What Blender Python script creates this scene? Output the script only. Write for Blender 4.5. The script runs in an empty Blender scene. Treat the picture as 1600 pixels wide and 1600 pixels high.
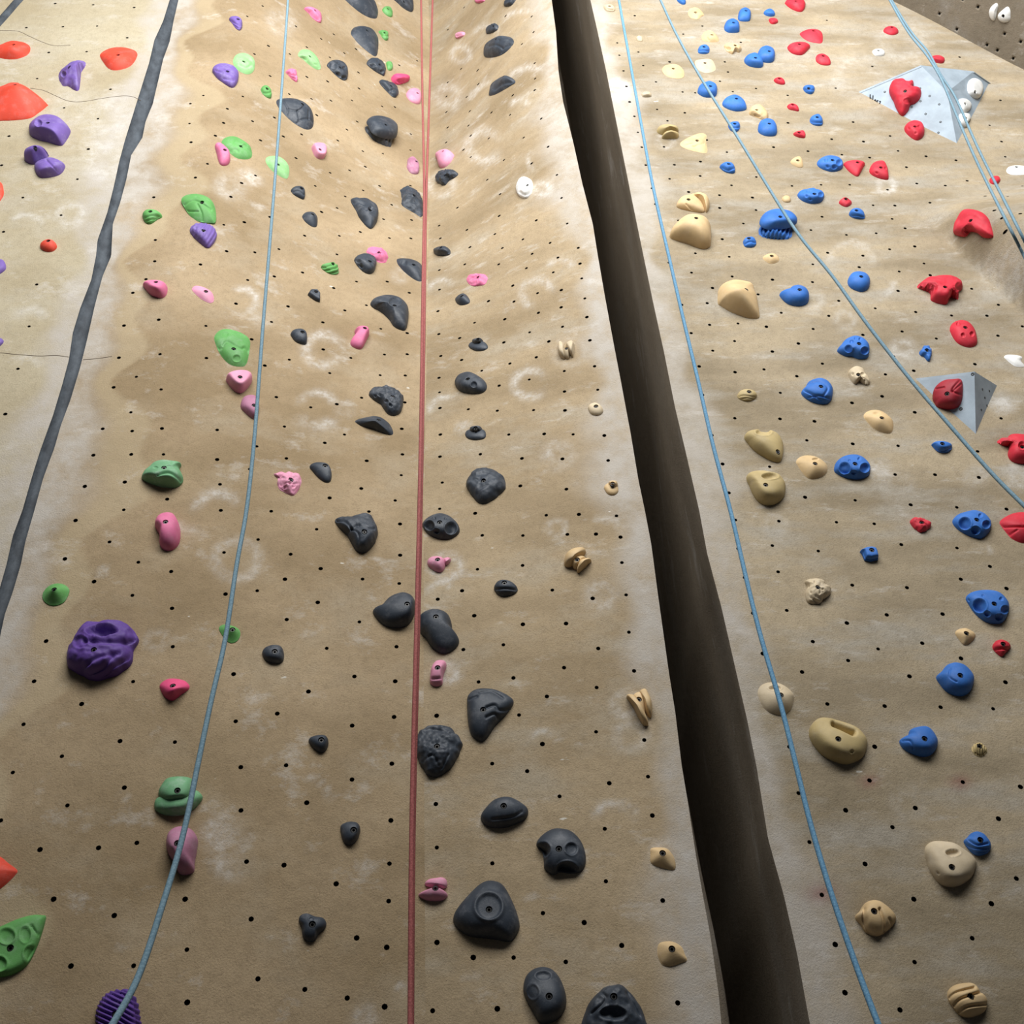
import bpy, math, random
import numpy as np
from mathutils import Vector, Matrix

random.seed(7)
S = bpy.context.scene
COL = S.collection

# ------------------------------------------------------------------ camera
FPX = 1730.0                        # focal length for a 1600 px wide frame
PITCH = math.atan2(FPX, 2128.0)     # looking up at the wall
ROLL = math.atan2(154.0, 2122.0)
CAM = np.array([0.0, 0.0, 1.6])
_f = np.array([0, math.cos(PITCH), math.sin(PITCH)])
_r0 = np.array([1.0, 0, 0]); _u0 = np.array([0, -math.sin(PITCH), math.cos(PITCH)])
_r = math.cos(ROLL) * _r0 - math.sin(ROLL) * _u0
_u = math.sin(ROLL) * _r0 + math.cos(ROLL) * _u0
cd = bpy.data.cameras.new('camera'); cam = bpy.data.objects.new('camera', cd); COL.objects.link(cam)
cd.sensor_fit = 'HORIZONTAL'; cd.sensor_width = 36.0; cd.lens = 36.0 * FPX / 1600.0
cd.clip_start = 0.05
M = Matrix(((_r[0], _u[0], -_f[0]), (_r[1], _u[1], -_f[1]), (_r[2], _u[2], -_f[2])))
cam.matrix_world = Matrix.Translation(Vector(CAM)) @ M.to_4x4()
S.camera = cam

# ------------------------------------------------------------------ light
S.view_settings.view_transform = 'Standard'; S.view_settings.look = 'None'
S.view_settings.gamma = 1.0; S.view_settings.use_curve_mapping = False
S.view_settings.exposure = -0.60
w = bpy.data.worlds.new('world'); S.world = w; w.use_nodes = True
w.node_tree.nodes['Background'].inputs[0].default_value = (0.80, 0.88, 1.0, 1)
w.node_tree.nodes['Background'].inputs[1].default_value = 0.06

def area(name, loc, target, sx, sy, power, col=(1, 1, 1)):
    l = bpy.data.lights.new(name, 'AREA'); l.shape = 'RECTANGLE'; l.size = sx; l.size_y = sy
    l.energy = power; l.color = col
    o = bpy.data.objects.new(name, l); COL.objects.link(o); o.location = loc
    o.rotation_euler = (Vector(target) - Vector(loc)).to_track_quat('-Z', 'Y').to_euler()
    return o
# daylight from the tall glazed band high up in the hall, facing the wall
area('window_daylight', (0.5, -0.75, 7.5), (0.5, 3.0, 7.5), 4.6, 3.0, 920, (1.0, 1.0, 0.99))

# ------------------------------------------------------------------ projection helpers
def ray(px, py):
    d = FPX * _f + (px - 800.0) * _r - (py - 800.0) * _u
    return d / np.linalg.norm(d)

def project(P):
    Q = np.asarray(P, float) - CAM
    z = Q @ _f
    z = np.where(np.abs(z) < 1e-6, 1e-6, z)
    return np.stack([800 + FPX * (Q @ _r) / z, 800 - FPX * (Q @ _u) / z], -1)

def sstep(a, b, x):
    t = np.clip((x - a) / (b - a), 0, 1); return t * t * (3 - 2 * t)

def base(x):
    return 3.0 + 0.08 * x

def hit_f(px, py, fun):
    d = ray(px, py); t = 3.0
    for _ in range(60):
        p = CAM + t * d
        e = float(fun(p[0], p[2])) - p[1]
        t += 0.8 * e / max(d[1], 0.15)
    return CAM + t * d

_b = lambda x, z: base(x)
X2 = hit_f(288, 400, _b)[0]
X3 = hit_f(657, 700, _b)[0]
X4 = hit_f(972, 660, _b)[0]
# the bulge at the right: crease line on the wall
_c0 = hit_f(1436, 332, _b); _c1 = hit_f(1600, 492, _b)
_cd = np.array([_c1[0] - _c0[0], _c1[2] - _c0[2]]); _cl = np.linalg.norm(_cd); _cd = _cd / _cl
_cn = np.array([-_cd[1], _cd[0]])
if _cn[1] < 0: _cn = -_cn

def F(x, z):
    """wall surface: depth y at (x, z); a shallow inside corner that deepens upwards, and a bulge at the right"""
    x = np.asarray(x, float); z = np.asarray(z, float)
    y = base(x)
    tl = np.clip((x - X2) / (X3 - X2), 0, 1); tr = np.clip((X4 - x) / (X4 - X3), 0, 1)
    t = np.minimum(tl, tr); t = 0.6 * t + 0.4 * t * t * (3 - 2 * t)
    y = y + t * (0.05 + 0.62 * sstep(3.0, 8.4, z))
    a = (x - _c0[0]) * _cd[0] + (z - _c0[2]) * _cd[1]
    s = (x - _c0[0]) * _cn[0] + (z - _c0[2]) * _cn[1]
    y = y - 0.36 * (0.25 * sstep(-0.25, 0.5, a) + 0.75 * np.clip(a / _cl, 0, 1.6)) * (1 - (1 - np.clip(s / 0.17, 0, 1)) ** 2) * (1 - 0.7 * sstep(0.5, 1.8, s))
    y = y + 0.008 * np.sin(2.1 * x + 1.3 * z) * np.sin(1.7 * z - 0.8 * x + 1) + 0.004 * np.sin(6.3 * x + 2.0) * np.sin(5.1 * z + 0.7 * x)
    return y

def hit(px, py):
    return hit_f(px, py, F)

def normal_at(p, e=0.06):
    gx = float(F(p[0] + e, p[2]) - F(p[0] - e, p[2])) / (2 * e)
    gz = float(F(p[0], p[2] + e) - F(p[0], p[2] - e)) / (2 * e)
    n = np.array([gx, -1.0, gz]); return n / np.linalg.norm(n)

def unproj(px, py, o, n, h=0.0):
    d = ray(px, py)
    return CAM + d * (((o + h * n) - CAM) @ n) / (d @ n)

# ------------------------------------------------------------------ materials
def new_mat(name):
    m = bpy.data.materials.new(name); m.use_nodes = True
    nt = m.node_tree; nt.nodes.clear()
    out = nt.nodes.new('ShaderNodeOutputMaterial'); b = nt.nodes.new('ShaderNodeBsdfPrincipled')
    nt.links.new(b.outputs[0], out.inputs[0])
    return m, nt, b

def nd(nt, t, **kw):
    n = nt.nodes.new(t)
    for k, v in kw.items():
        if k in n.inputs.keys() if hasattr(n.inputs, 'keys') else False: n.inputs[k].default_value = v
        else: setattr(n, k, v)
    return n

def noise(nt, vec, scale, detail=4, rough=0.55):
    n = nt.nodes.new('ShaderNodeTexNoise')
    n.inputs['Scale'].default_value = scale; n.inputs['Detail'].default_value = detail
    n.inputs['Roughness'].default_value = rough
    if vec is not None: nt.links.new(vec, n.inputs['Vector'])
    return n.outputs['Fac']

def remap(nt, fac, a, b, lo=0.0, hi=1.0):
    n = nt.nodes.new('ShaderNodeMapRange'); n.inputs[1].default_value = a; n.inputs[2].default_value = b
    n.inputs[3].default_value = lo; n.inputs[4].default_value = hi
    nt.links.new(fac, n.inputs[0]); return n.outputs[0]

def mix(nt, fac, a, b):
    n = nt.nodes.new('ShaderNodeMix'); n.data_type = 'RGBA'
    if isinstance(fac, (int, float)): n.inputs['Factor'].default_value = fac
    else: nt.links.new(fac, n.inputs['Factor'])
    for i, c in ((6, a), (7, b)):
        if isinstance(c, tuple): n.inputs[i].default_value = (*c, 1)
        else: nt.links.new(c, n.inputs[i])
    return n.outputs[2]

def mul(nt, a, b, op='MULTIPLY'):
    n = nt.nodes.new('ShaderNodeMath'); n.operation = op; n.use_clamp = True
    for i, c in ((0, a), (1, b)):
        if isinstance(c, (int, float)): n.inputs[i].default_value = c
        else: nt.links.new(c, n.inputs[i])
    return n.outputs[0]

def coords(nt, scale=(1, 1, 1)):
    tc = nt.nodes.new('ShaderNodeTexCoord'); mp = nt.nodes.new('ShaderNodeMapping')
    mp.inputs['Scale'].default_value = scale
    nt.links.new(tc.outputs['Object'], mp.inputs['Vector']); return mp.outputs['Vector']

def attr(nt, name):
    n = nt.nodes.new('ShaderNodeAttribute'); n.attribute_name = name; return n.outputs['Fac']

def bump(nt, b, h, strength, dist):
    n = nt.nodes.new('ShaderNodeBump'); n.inputs['Strength'].default_value = strength
    n.inputs['Distance'].default_value = dist
    nt.links.new(h, n.inputs['Height']); nt.links.new(n.outputs[0], b.inputs['Normal'])

def wall_mat(name, A, B, G, streak=2.5, grey_lo=0.52):
    m, nt, b = new_mat(name)
    v = coords(nt); vs = coords(nt, (1, 1, streak))
    c = mix(nt, remap(nt, noise(nt, vs, 1.5, 5), 0.36, 0.64), A, B)
    c = mix(nt, remap(nt, noise(nt, vs, 3.1, 6, 0.6), grey_lo, grey_lo + 0.2, 0, 0.75), c, G)
    c = mix(nt, remap(nt, noise(nt, v, 34, 4, 0.7), 0.45, 0.8, 0, 0.35), c, tuple(x * 0.62 for x in B))
    c = mix(nt, remap(nt, noise(nt, v, 170, 3, 0.7), 0.52, 0.75, 0, 0.5), c, tuple(x * 0.55 for x in B))
    c = mix(nt, mul(nt, attr(nt, 'warm'), 0.5), c, (0.44, 0.355, 0.23))
    pale = mul(nt, attr(nt, 'pale'), remap(nt, noise(nt, v, 9, 5, 0.65), 0.3, 0.62, 0.25, 1))
    c = mix(nt, pale, c, (0.435, 0.395, 0.345))
    ch = mul(nt, mul(nt, attr(nt, 'chalk'), remap(nt, noise(nt, v, 11, 4, 0.6), 0.34, 0.58, 0.35, 1)), remap(nt, noise(nt, v, 38, 6, 0.75), 0.30, 0.74))
    c = mix(nt, ch, c, (0.66, 0.645, 0.62))
    dust = remap(nt, noise(nt, vs, 5.5, 7, 0.72), 0.57, 0.80, 0, 0.7)
    c = mix(nt, dust, c, (0.60, 0.57, 0.53))
    c = mix(nt, mul(nt, attr(nt, 'stain'), 0.5), c, (0.22, 0.055, 0.06))
    # scattered white nicks in the paint
    c = mix(nt, remap(nt, noise(nt, vs, 20, 2, 0.4), 0.79, 0.82), c, (0.62, 0.585, 0.51))
    nt.links.new(c, b.inputs['Base Color']); b.inputs['Roughness'].default_value = 0.9
    b.inputs['Specular IOR Level'].default_value = 0.2
    gr = noise(nt, v, 190, 4, 0.75)
    h = mul(nt, gr, 1.0)
    h2 = nt.nodes.new('ShaderNodeMath'); h2.operation = 'MULTIPLY_ADD'
    nt.links.new(noise(nt, v, 16, 5, 0.6), h2.inputs[0]); h2.inputs[1].default_value = 1.2
    nt.links.new(h, h2.inputs[2])
    bump(nt, b, h2.outputs[0], 0.55, 0.006)
    return m

def plain(name, col, rough=0.6, spec=0.4, metal=0.0):
    m, nt, b = new_mat(name)
    c = mix(nt, remap(nt, noise(nt, coords(nt), 40, 3), 0.35, 0.65), tuple(x * 0.85 for x in col), col)
    nt.links.new(c, b.inputs['Base Color']); b.inputs['Roughness'].default_value = rough
    b.inputs['Specular IOR Level'].default_value = spec; b.inputs['Metallic'].default_value = metal
    return m

def hold_mat(name, col, dust=0.10, rough=0.62):
    """cast resin: even colour, slight mottling, chalk dust and a sandy grain"""
    m, nt, b = new_mat(name)
    tc = nt.nodes.new('ShaderNodeTexCoord'); oi = nt.nodes.new('ShaderNodeObjectInfo')
    ad = nt.nodes.new('ShaderNodeVectorMath'); ad.operation = 'ADD'
    sc = nt.nodes.new('ShaderNodeVectorMath'); sc.operation = 'SCALE'; sc.inputs[3].default_value = 1.0
    nt.links.new(tc.outputs['Object'], sc.inputs[0])
    cb = nt.nodes.new('ShaderNodeCombineXYZ'); nt.links.new(mul(nt, oi.outputs['Random'], 1.0), cb.inputs[0])
    nt.links.new(sc.outputs[0], ad.inputs[0]); nt.links.new(cb.outputs[0], ad.inputs[1])
    v = ad.outputs[0]
    c = mix(nt, remap(nt, noise(nt, v, 14, 4), 0.35, 0.65), tuple(x * 0.8 for x in col), col)
    d = remap(nt, noise(nt, v, 24, 6, 0.7), 0.50, 0.78, dust * 0.25, dust * 2.6)
    c = mix(nt, d, c, (0.62, 0.62, 0.64))
    nt.links.new(c, b.inputs['Base Color']); b.inputs['Roughness'].default_value = rough
    b.inputs['Specular IOR Level'].default_value = 0.35
    bump(nt, b, noise(nt, v, 260, 4, 0.7), 0.28, 0.002)
    return m

MAT = {
    'black': hold_mat('resin black', (0.030, 0.040, 0.056), 0.055, 0.52),
    'green': hold_mat('resin green', (0.105, 0.335, 0.080), 0.07),
    'pale green': hold_mat('resin pale green', (0.26, 0.54, 0.21), 0.12),
    'jade green': hold_mat('resin jade green', (0.13, 0.34, 0.16), 0.14),
    'purple': hold_mat('resin purple', (0.165, 0.095, 0.375), 0.10),
    'deep purple': hold_mat('resin deep purple', (0.10, 0.042, 0.26), 0.03),
    'pink': hold_mat('resin pink', (0.72, 0.17, 0.33), 0.08),
    'light pink': hold_mat('resin light pink', (0.75, 0.30, 0.44), 0.10),
    'hot pink': hold_mat('resin hot pink', (0.72, 0.07, 0.20), 0.04),
    'mauve': hold_mat('resin mauve', (0.42, 0.17, 0.27), 0.10),
    'red': hold_mat('resin red', (0.62, 0.022, 0.045), 0.03),
    'dark red': hold_mat('resin dark red', (0.36, 0.015, 0.03), 0.02),
    'orange red': hold_mat('resin orange red', (0.72, 0.062, 0.028), 0.05),
    'blue': hold_mat('resin blue', (0.030, 0.155, 0.52), 0.03),
    'beige': hold_mat('resin beige', (0.66, 0.47, 0.245), 0.05),
    'tan': hold_mat('resin tan', (0.50, 0.385, 0.18), 0.05),
    'cream': hold_mat('resin cream', (0.60, 0.49, 0.33), 0.07),
    'white': hold_mat('resin white', (0.80, 0.80, 0.78), 0.04),
}
M_BOLT = plain('bolt steel', (0.035, 0.034, 0.033), 0.42, 0.5, 0.6)
M_SOCK = plain('dark socket', (0.012, 0.012, 0.012), 0.8, 0.2)
M_VOL = hold_mat('grey volume laminate', (0.31, 0.375, 0.435), 0.03, 0.5)
M_NUT = plain('threaded insert', (0.030, 0.027, 0.022), 0.7, 0.3, 0.2)

def link(name, verts, faces, mats, parent=None, smooth=True, mi=None):
    me = bpy.data.meshes.new(name); me.from_pydata([tuple(map(float, v)) for v in verts], [], faces); me.update()
    for m in (mats if isinstance(mats, (list, tuple)) else [mats]): me.materials.append(m)
    if mi is not None: me.polygons.foreach_set('material_index', mi)
    if smooth is True: me.polygons.foreach_set('use_smooth', [True] * len(faces))
    elif smooth is not False: me.polygons.foreach_set('use_smooth', smooth)
    o = bpy.data.objects.new(name, me); COL.objects.link(o)
    if parent is not None: o.parent = parent
    return o

def structure(o):
    o['kind'] = 'structure'; return o

def tag(o, label, cat, group=None):
    o['label'] = label; o['category'] = cat
    if group: o['group'] = group
    return o

# ------------------------------------------------------------------ wall data
CR = {}
for _c in range(4):
    for _q in range(4): CR['%d%d' % (_c, _q)] = (400 * _c, 400 * _q)

def pts(crop, s):
    """positions noted in quarter-pixels of a 400 px square of the wall photograph, or whole pixels ('F')"""
    a = np.array([[float(t) for t in q.split(',')] for q in s.split()])
    if crop == 'F': return a
    return np.array(CR[crop], float) + a / 4.0

HOLES = {
 '00': "345,22 582,30 838,47 165,173 393,167 606,163 795,236 305,328 541,323 232,491 690,558 401,674 612,742 56,851 552,932 10,1033 484,1120 143,1235 382,1345 22,1449 1545,102 1590,338 1271,597 1518,603 1190,648 1421,680 1397,768 1579,758 1184,772 1346,848 1196,889 1297,1024 1221,1110 1510,1144 1597,1097 1443,1230 961,1233 1399,1405 1527,1389 970,1500 1416,1570 1592,1577",
 '10': "42,38 78,287 407,243 250,165 487,215 552,332 625,307 212,338 462,359 318,295 318,481 448,509 88,475 208,588 640,453 644,553 600,628 468,629 347,618 788,665 868,669 895,408 1008,380 380,720 115,735 632,760 568,810 285,840 171,853 28,877 511,878 668,945 793,960 965,938 968,838 250,988 683,1042 585,1065 463,1080 370,1162 670,1190 772,1162 965,1160 558,1228 848,1280 507,1300 410,1325 88,1357 797,1370 972,1375 652,1450 304,1473 521,1474 834,1488 968,1490 143,1557 506,1590 1200,185 1282,430 1385,440 1198,515 1390,525 1190,603 1317,606 1190,700 1336,695 1472,703 1588,718 1328,785 1198,797 1342,848 1455,865 1189,890 1297,936 1342,982 1550,1000 1445,1124 1525,1214 1259,1298 1520,1349 1145,1410 1318,1437 1493,1463 1152,1490 1337,1545 1540,1550 1300,47 1560,100",
 '20': "62,275 141,395 145,491 142,563 135,200 123,103 183,741 73,860 226,917 123,1021 281,1093 310,1237 152,1377 345,1397 68,1496 238,1518 414,1549 126,1586 5,595 767,98 658,268 790,325 671,345 820,410 697,443 900,512 985,387 715,540 1066,575 735,637 907,684 1080,705 765,727 972,755 787,827 950,918 811,920 836,1032 1015,1030 1178,1010 1343,951 1527,1106 1176,1100 985,1118 1372,1158 875,1177 1104,1200 1297,1220 1503,1235 898,1276 1298,1300 1525,1313 1040,1378 1446,1397 937,1418 1314,1495 1146,1583 1330,387 1300,508 1380,573 1525,553 1430,265 1350,450 1070,213 1190,163 1145,580 1217,875",
 '30': "368,127 652,415 423,551 123,596 532,763 125,768 763,850 398,870 597,885 35,920 250,945 462,967 635,985 813,943 988,977 1175,1002 865,1045 930,1147 1108,1160 1245,1130 332,1155 511,1155 150,1162 747,1186 1357,1225 1498,1228 657,1283 793,1285 1012,1267 338,1355 776,1368 857,1427 1415,1315 268,1438 490,1468 676,1458 1483,1448 1398,1542 917,1540 760,1558 373,1580 593,1598 1198,357 1460,885 1483,980 1385,783 1453,627 1590,1163 1577,1335",
 '01': "230,178 182,440 112,705 33,988 967,33 1253,53 912,145 830,230 1548,150 1475,298 992,398 775,435 1287,437 1573,521 743,636 1000,614 1290,638 852,755 710,821 1007,834 818,977 642,1080 826,1094 1012,1078 1357,1087 583,1245 820,1240 1022,1240 1357,1272 530,1440 780,1413 1375,1427 1045,1520 774,1586 1380,1590 1560,1332",
 '11': "115,128 290,103 485,200 628,160 820,160 958,230 200,315 690,308 555,340 97,412 418,415 780,455 945,482 420,584 208,648 593,637 803,616 945,614 55,685 461,732 776,745 933,747 127,882 342,946 505,926 660,886 178,1066 911,1080 553,1116 430,1168 5,1190 190,1265 915,1240 692,1280 908,1370 460,1512 658,1453 870,1528 95,1595 706,1597 930,915 1146,88 1305,52 1517,52 1147,210 1453,282 1137,345 1366,417 1555,395 1143,488 1273,513 1549,540 1155,625 1285,650 1587,672 1411,717 1144,761 1520,810 1147,852 1150,950 1327,958 1508,967 1152,1116 1580,1116 1150,1254 1402,1239 1164,1416 1148,1580",
 '21': "287,10 90,76 258,102 425,48 436,140 5,185 160,232 308,213 455,265 12,285 307,321 165,355 468,382 316,442 110,477 230,534 487,527 152,633 327,719 516,689 108,772 328,847 536,836 135,963 331,965 201,1112 382,1115 577,1122 62,1265 315,1268 601,1278 52,1437 340,1457 980,42 1122,104 1358,5 1376,128 1022,178 1253,200 1538,240 1220,295 1060,305 1235,430 1412,422 1590,442 1120,482 1391,532 1255,592 1170,690 1394,726 1575,709 1190,868 1392,1014 1250,1120 1316,1300 1356,1480",
 '31': "280,52 570,70 820,97 975,47 28,148 278,163 813,218 1014,120 1273,205 442,280 83,355 380,374 670,327 923,350 1147,372 1368,373 282,456 593,493 838,472 1052,516 1437,498 190,547 27,597 340,673 785,628 911,717 1293,676 180,751 734,740 77,855 713,877 525,918 917,977 75,1018 290,1033 1457,1015 243,1152 530,1174 813,1186 1310,1221 795,1366 1044,1367 1318,1384 10,1317 232,1508 545,1527 892,1555 1180,1571 1491,1582 1545,62 1440,305 1590,440",
 '02': "472,53 684,187 406,293 865,314 1070,372 588,435 827,521 1075,602 1400,253 1410,513 1080,842 288,807 213,1058 832,1060 147,1327 510,1200 750,1432 1093,1438 387,1527 1460,1013 1473,1308 1505,1595",
 '12': "379,108 13,172 216,264 404,354 181,420 8,492 900,75 901,270 666,419 895,447 386,565 192,672 646,687 442,852 878,842 615,1028 870,1058 328,1122 133,1260 863,1281 601,1335 188,1583 849,1573 1370,8 1414,146 1384,358 1288,492 1136,545 1364,648 1296,860 1546,830 1391,1062 1129,1273 1476,1573",
 '22': "214,20 418,15 653,24 68,147 346,140 525,138 678,157 66,334 687,316 252,488 504,540 713,518 68,702 338,697 731,751 539,853 325,973 763,993 9,1037 529,1097 218,1153 44,1269 525,1374 826,1425 190,1450 1397,50 1412,230 1455,410 1508,633 1568,885",
 '32': "68,57 428,64 664,74 27,210 833,204 314,244 1181,225 1387,340 63,374 1205,420 527,457 868,473 1491,478 117,615 742,643 1091,638 493,694 280,810 688,856 964,820 1206,915 501,928 213,1000 884,1027 1484,1064 371,1200 729,1213 1079,1220 1407,1230 133,1468 667,1467",
 '03': "80,28 777,123 421,234 5,328 250,510 616,499 855,468 335,820 1157,820 714,922 1506,265 1541,585 1570,944 1168,1135 443,1238 835,1236 1170,1465",
 '13': "600,72 317,217 843,328 175,607 834,598 501,724 829,832 629,1062 817,1121 12,1318 305,1384 570,1438 804,1492 1124,225 1130,497 1477,596 1131,1090 1358,1184 1104,1517 1508,1505",
 '23': "95,20 608,95 850,54 297,177 877,297 580,380 587,708 942,828 193,907 451,966 686,1109 10,1185 336,1212 1035,1468",
 '33': "190,157 635,78 1218,88 1578,118 486,264 921,250 1440,317 778,370 258,463 606,600 1553,691 911,820 1396,848 337,793 1276,1064 420,1103 916,1213 481,1404 825,1512",
}
HOLE_PX = np.concatenate([pts(k, s) for k, s in HOLES.items()])

# chalk marks left by hands and old holds: x, y, radius, start, end (degrees, 0 = right, 90 = up), width, strength
ARCS = [(505,546,27,20,330,11,.8),(495,640,30,20,160,9,.9),(495,640,30,200,330,14,.8),(828,600,24,30,330,9,.9),(840,458,24,10,250,9,.8),
 (340,800,34,20,170,11,.9),(378,470,22,-60,120,8,1),(470,1252,45,0,85,5,.9),(960,1285,34,10,160,9,.95),(848,1160,20,0,180,5,.6),
 (370,875,34,0,360,12,.5),(300,805,30,200,300,14,.5),(1175,1090,20,0,0,8,.0),(690,455,20,30,180,5,.8),(695,640,22,60,190,6,.9),(705,650,26,290,340,12,.9),
 (872,710,16,0,360,16,.6),(380,290,20,0,120,14,.9),(360,290,16,0,360,14,.5),(40,360,28,20,140,7,.7),(48,503,24,10,160,9,.9),(170,185,26,0,360,22,.5),
 (165,250,24,0,360,20,.6),(110,335,18,0,360,12,.7),(112,170,20,0,360,18,.4),(40,575,22,10,140,10,.6),(865,730,8,0,360,8,.4),(940,930,18,0,360,16,.5),
 (690,925,18,20,180,6,.8),(697,885,22,0,360,8,.9),(700,1050,14,0,360,12,.9),(625,430,10,0,360,8,.4),(420,1330,60,150,215,8,.7),(345,1305,14,0,360,22,.9),
 (362,1350,16,0,360,20,.6),(180,1252,18,0,60,8,.6),(610,1560,26,20,70,7,.8),(570,1590,14,0,360,14,.5),(940,835,30,-10,120,6,.7),(870,825,14,0,360,6,.6),
 (978,1100,20,0,360,8,.7),(985,1150,22,0,360,10,.5),(1045,1340,26,0,360,14,.5),(745,1465,70,250,275,4,.5),(765,1370,0,0,0,5,0),(440,35,14,0,360,16,.5),
 (760,60,22,20,160,6,.7),(720,85,14,0,360,6,.7),(700,150,16,0,360,14,.5),(780,170,50,110,160,6,.8),(757,228,26,30,330,10,.8),(815,45,32,60,150,6,.8),
 (830,140,40,60,150,8,.8),(812,165,12,0,180,5,.8),(845,250,20,130,230,4,.9),(848,295,10,0,360,10,.9),(965,140,12,0,360,14,1),(875,425,22,20,150,7,.8),
 (925,465,30,30,110,6,.6),(890,550,24,0,360,8,.4),(690,290,18,0,360,8,.6),(1330,410,34,0,180,8,.7),(1370,440,26,300,360,6,.7),(1320,500,14,0,360,8,.5),
 (1410,545,14,0,360,12,.6),(1375,735,10,0,360,16,.8),(1565,630,8,0,360,14,.9),(1590,745,14,0,360,16,.8),(1570,430,22,0,360,26,.6),(1385,290,12,0,360,7,.9),
 (1525,745,10,0,360,14,.5),(1410,65,30,0,360,18,.4),(1340,120,30,0,360,20,.35),(1400,760,20,0,360,16,.3),(1040,220,12,0,360,6,.8),(1270,470,14,0,360,9,.5),
 (1370,1215,12,0,60,5,.7),(1530,1345,20,0,360,10,.4),(1210,820,14,0,360,10,.4),(1420,1255,22,0,360,18,.25),(245,1000,16,0,360,7,.5),(160,893,6,0,360,6,.7),
 (410,500,10,0,360,10,.3),(540,640,10,0,360,10,.4),(1535,865,14,0,120,5,.7),(1300,600,10,0,360,10,.3)]
STAINS = [(1358,1220,14),(1500,1222,16),(1284,1396,22)]

def edge_fun(crops):
    """an edge seen in the photograph, put on the wall surface: returns x as a function of height"""
    P = np.concatenate([pts(c, s) for c, s in crops])
    Q = np.array([hit(*p) for p in P]); o = np.argsort(Q[:, 2])
    zs, xs = Q[o, 2], Q[o, 0]
    return lambda z: np.interp(z, zs, xs)

crackL = edge_fun([('00', "1060,0 1020,130 965,250 930,400 880,560 830,720 780,880 745,1010 710,1170 670,1330 610,1500 600,1600"),
                   ('01', "570,150 500,330 455,480 430,650 390,800 330,1000 250,1220 200,1380 140,1590"), ('02', "80,150 40,330 0,470 -60,640 -200,1150")])
crackR = edge_fun([('00', "1115,0 1085,130 1060,260 1020,370 990,500 955,650 910,760 890,860 820,970 790,1120 750,1270 705,1400 695,1600"),
                   ('01', "640,130 590,320 545,520 500,700 440,900 380,1060 340,1200 270,1390 215,1590"), ('02', "160,180 130,330 80,500 30,640 0,780 -100,1150")])
slotL = edge_fun([('20', "248,0 275,200 290,440 320,640 385,900 440,1150 505,1400 535,1590"), ('21', "580,250 630,520 680,780 740,1100 790,1400 830,1590"),
                  ('22', "870,200 910,500 945,750 980,1000 1020,1250 1060,1580"), ('23', "1100,220 1150,550 1190,780 1240,1050 1290,1400 1310,1600")])
slotR = edge_fun([('20', "490,0 540,220 590,450 620,600 690,950 750,1250 820,1590"), ('21', "880,280 950,600 1020,950 1080,1200 1170,1590"),
                  ('22', "1220,260 1310,600 1390,950 1470,1300 1530,1600"), ('33', "0,440 100,800 180,1150 260,1590")])

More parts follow.
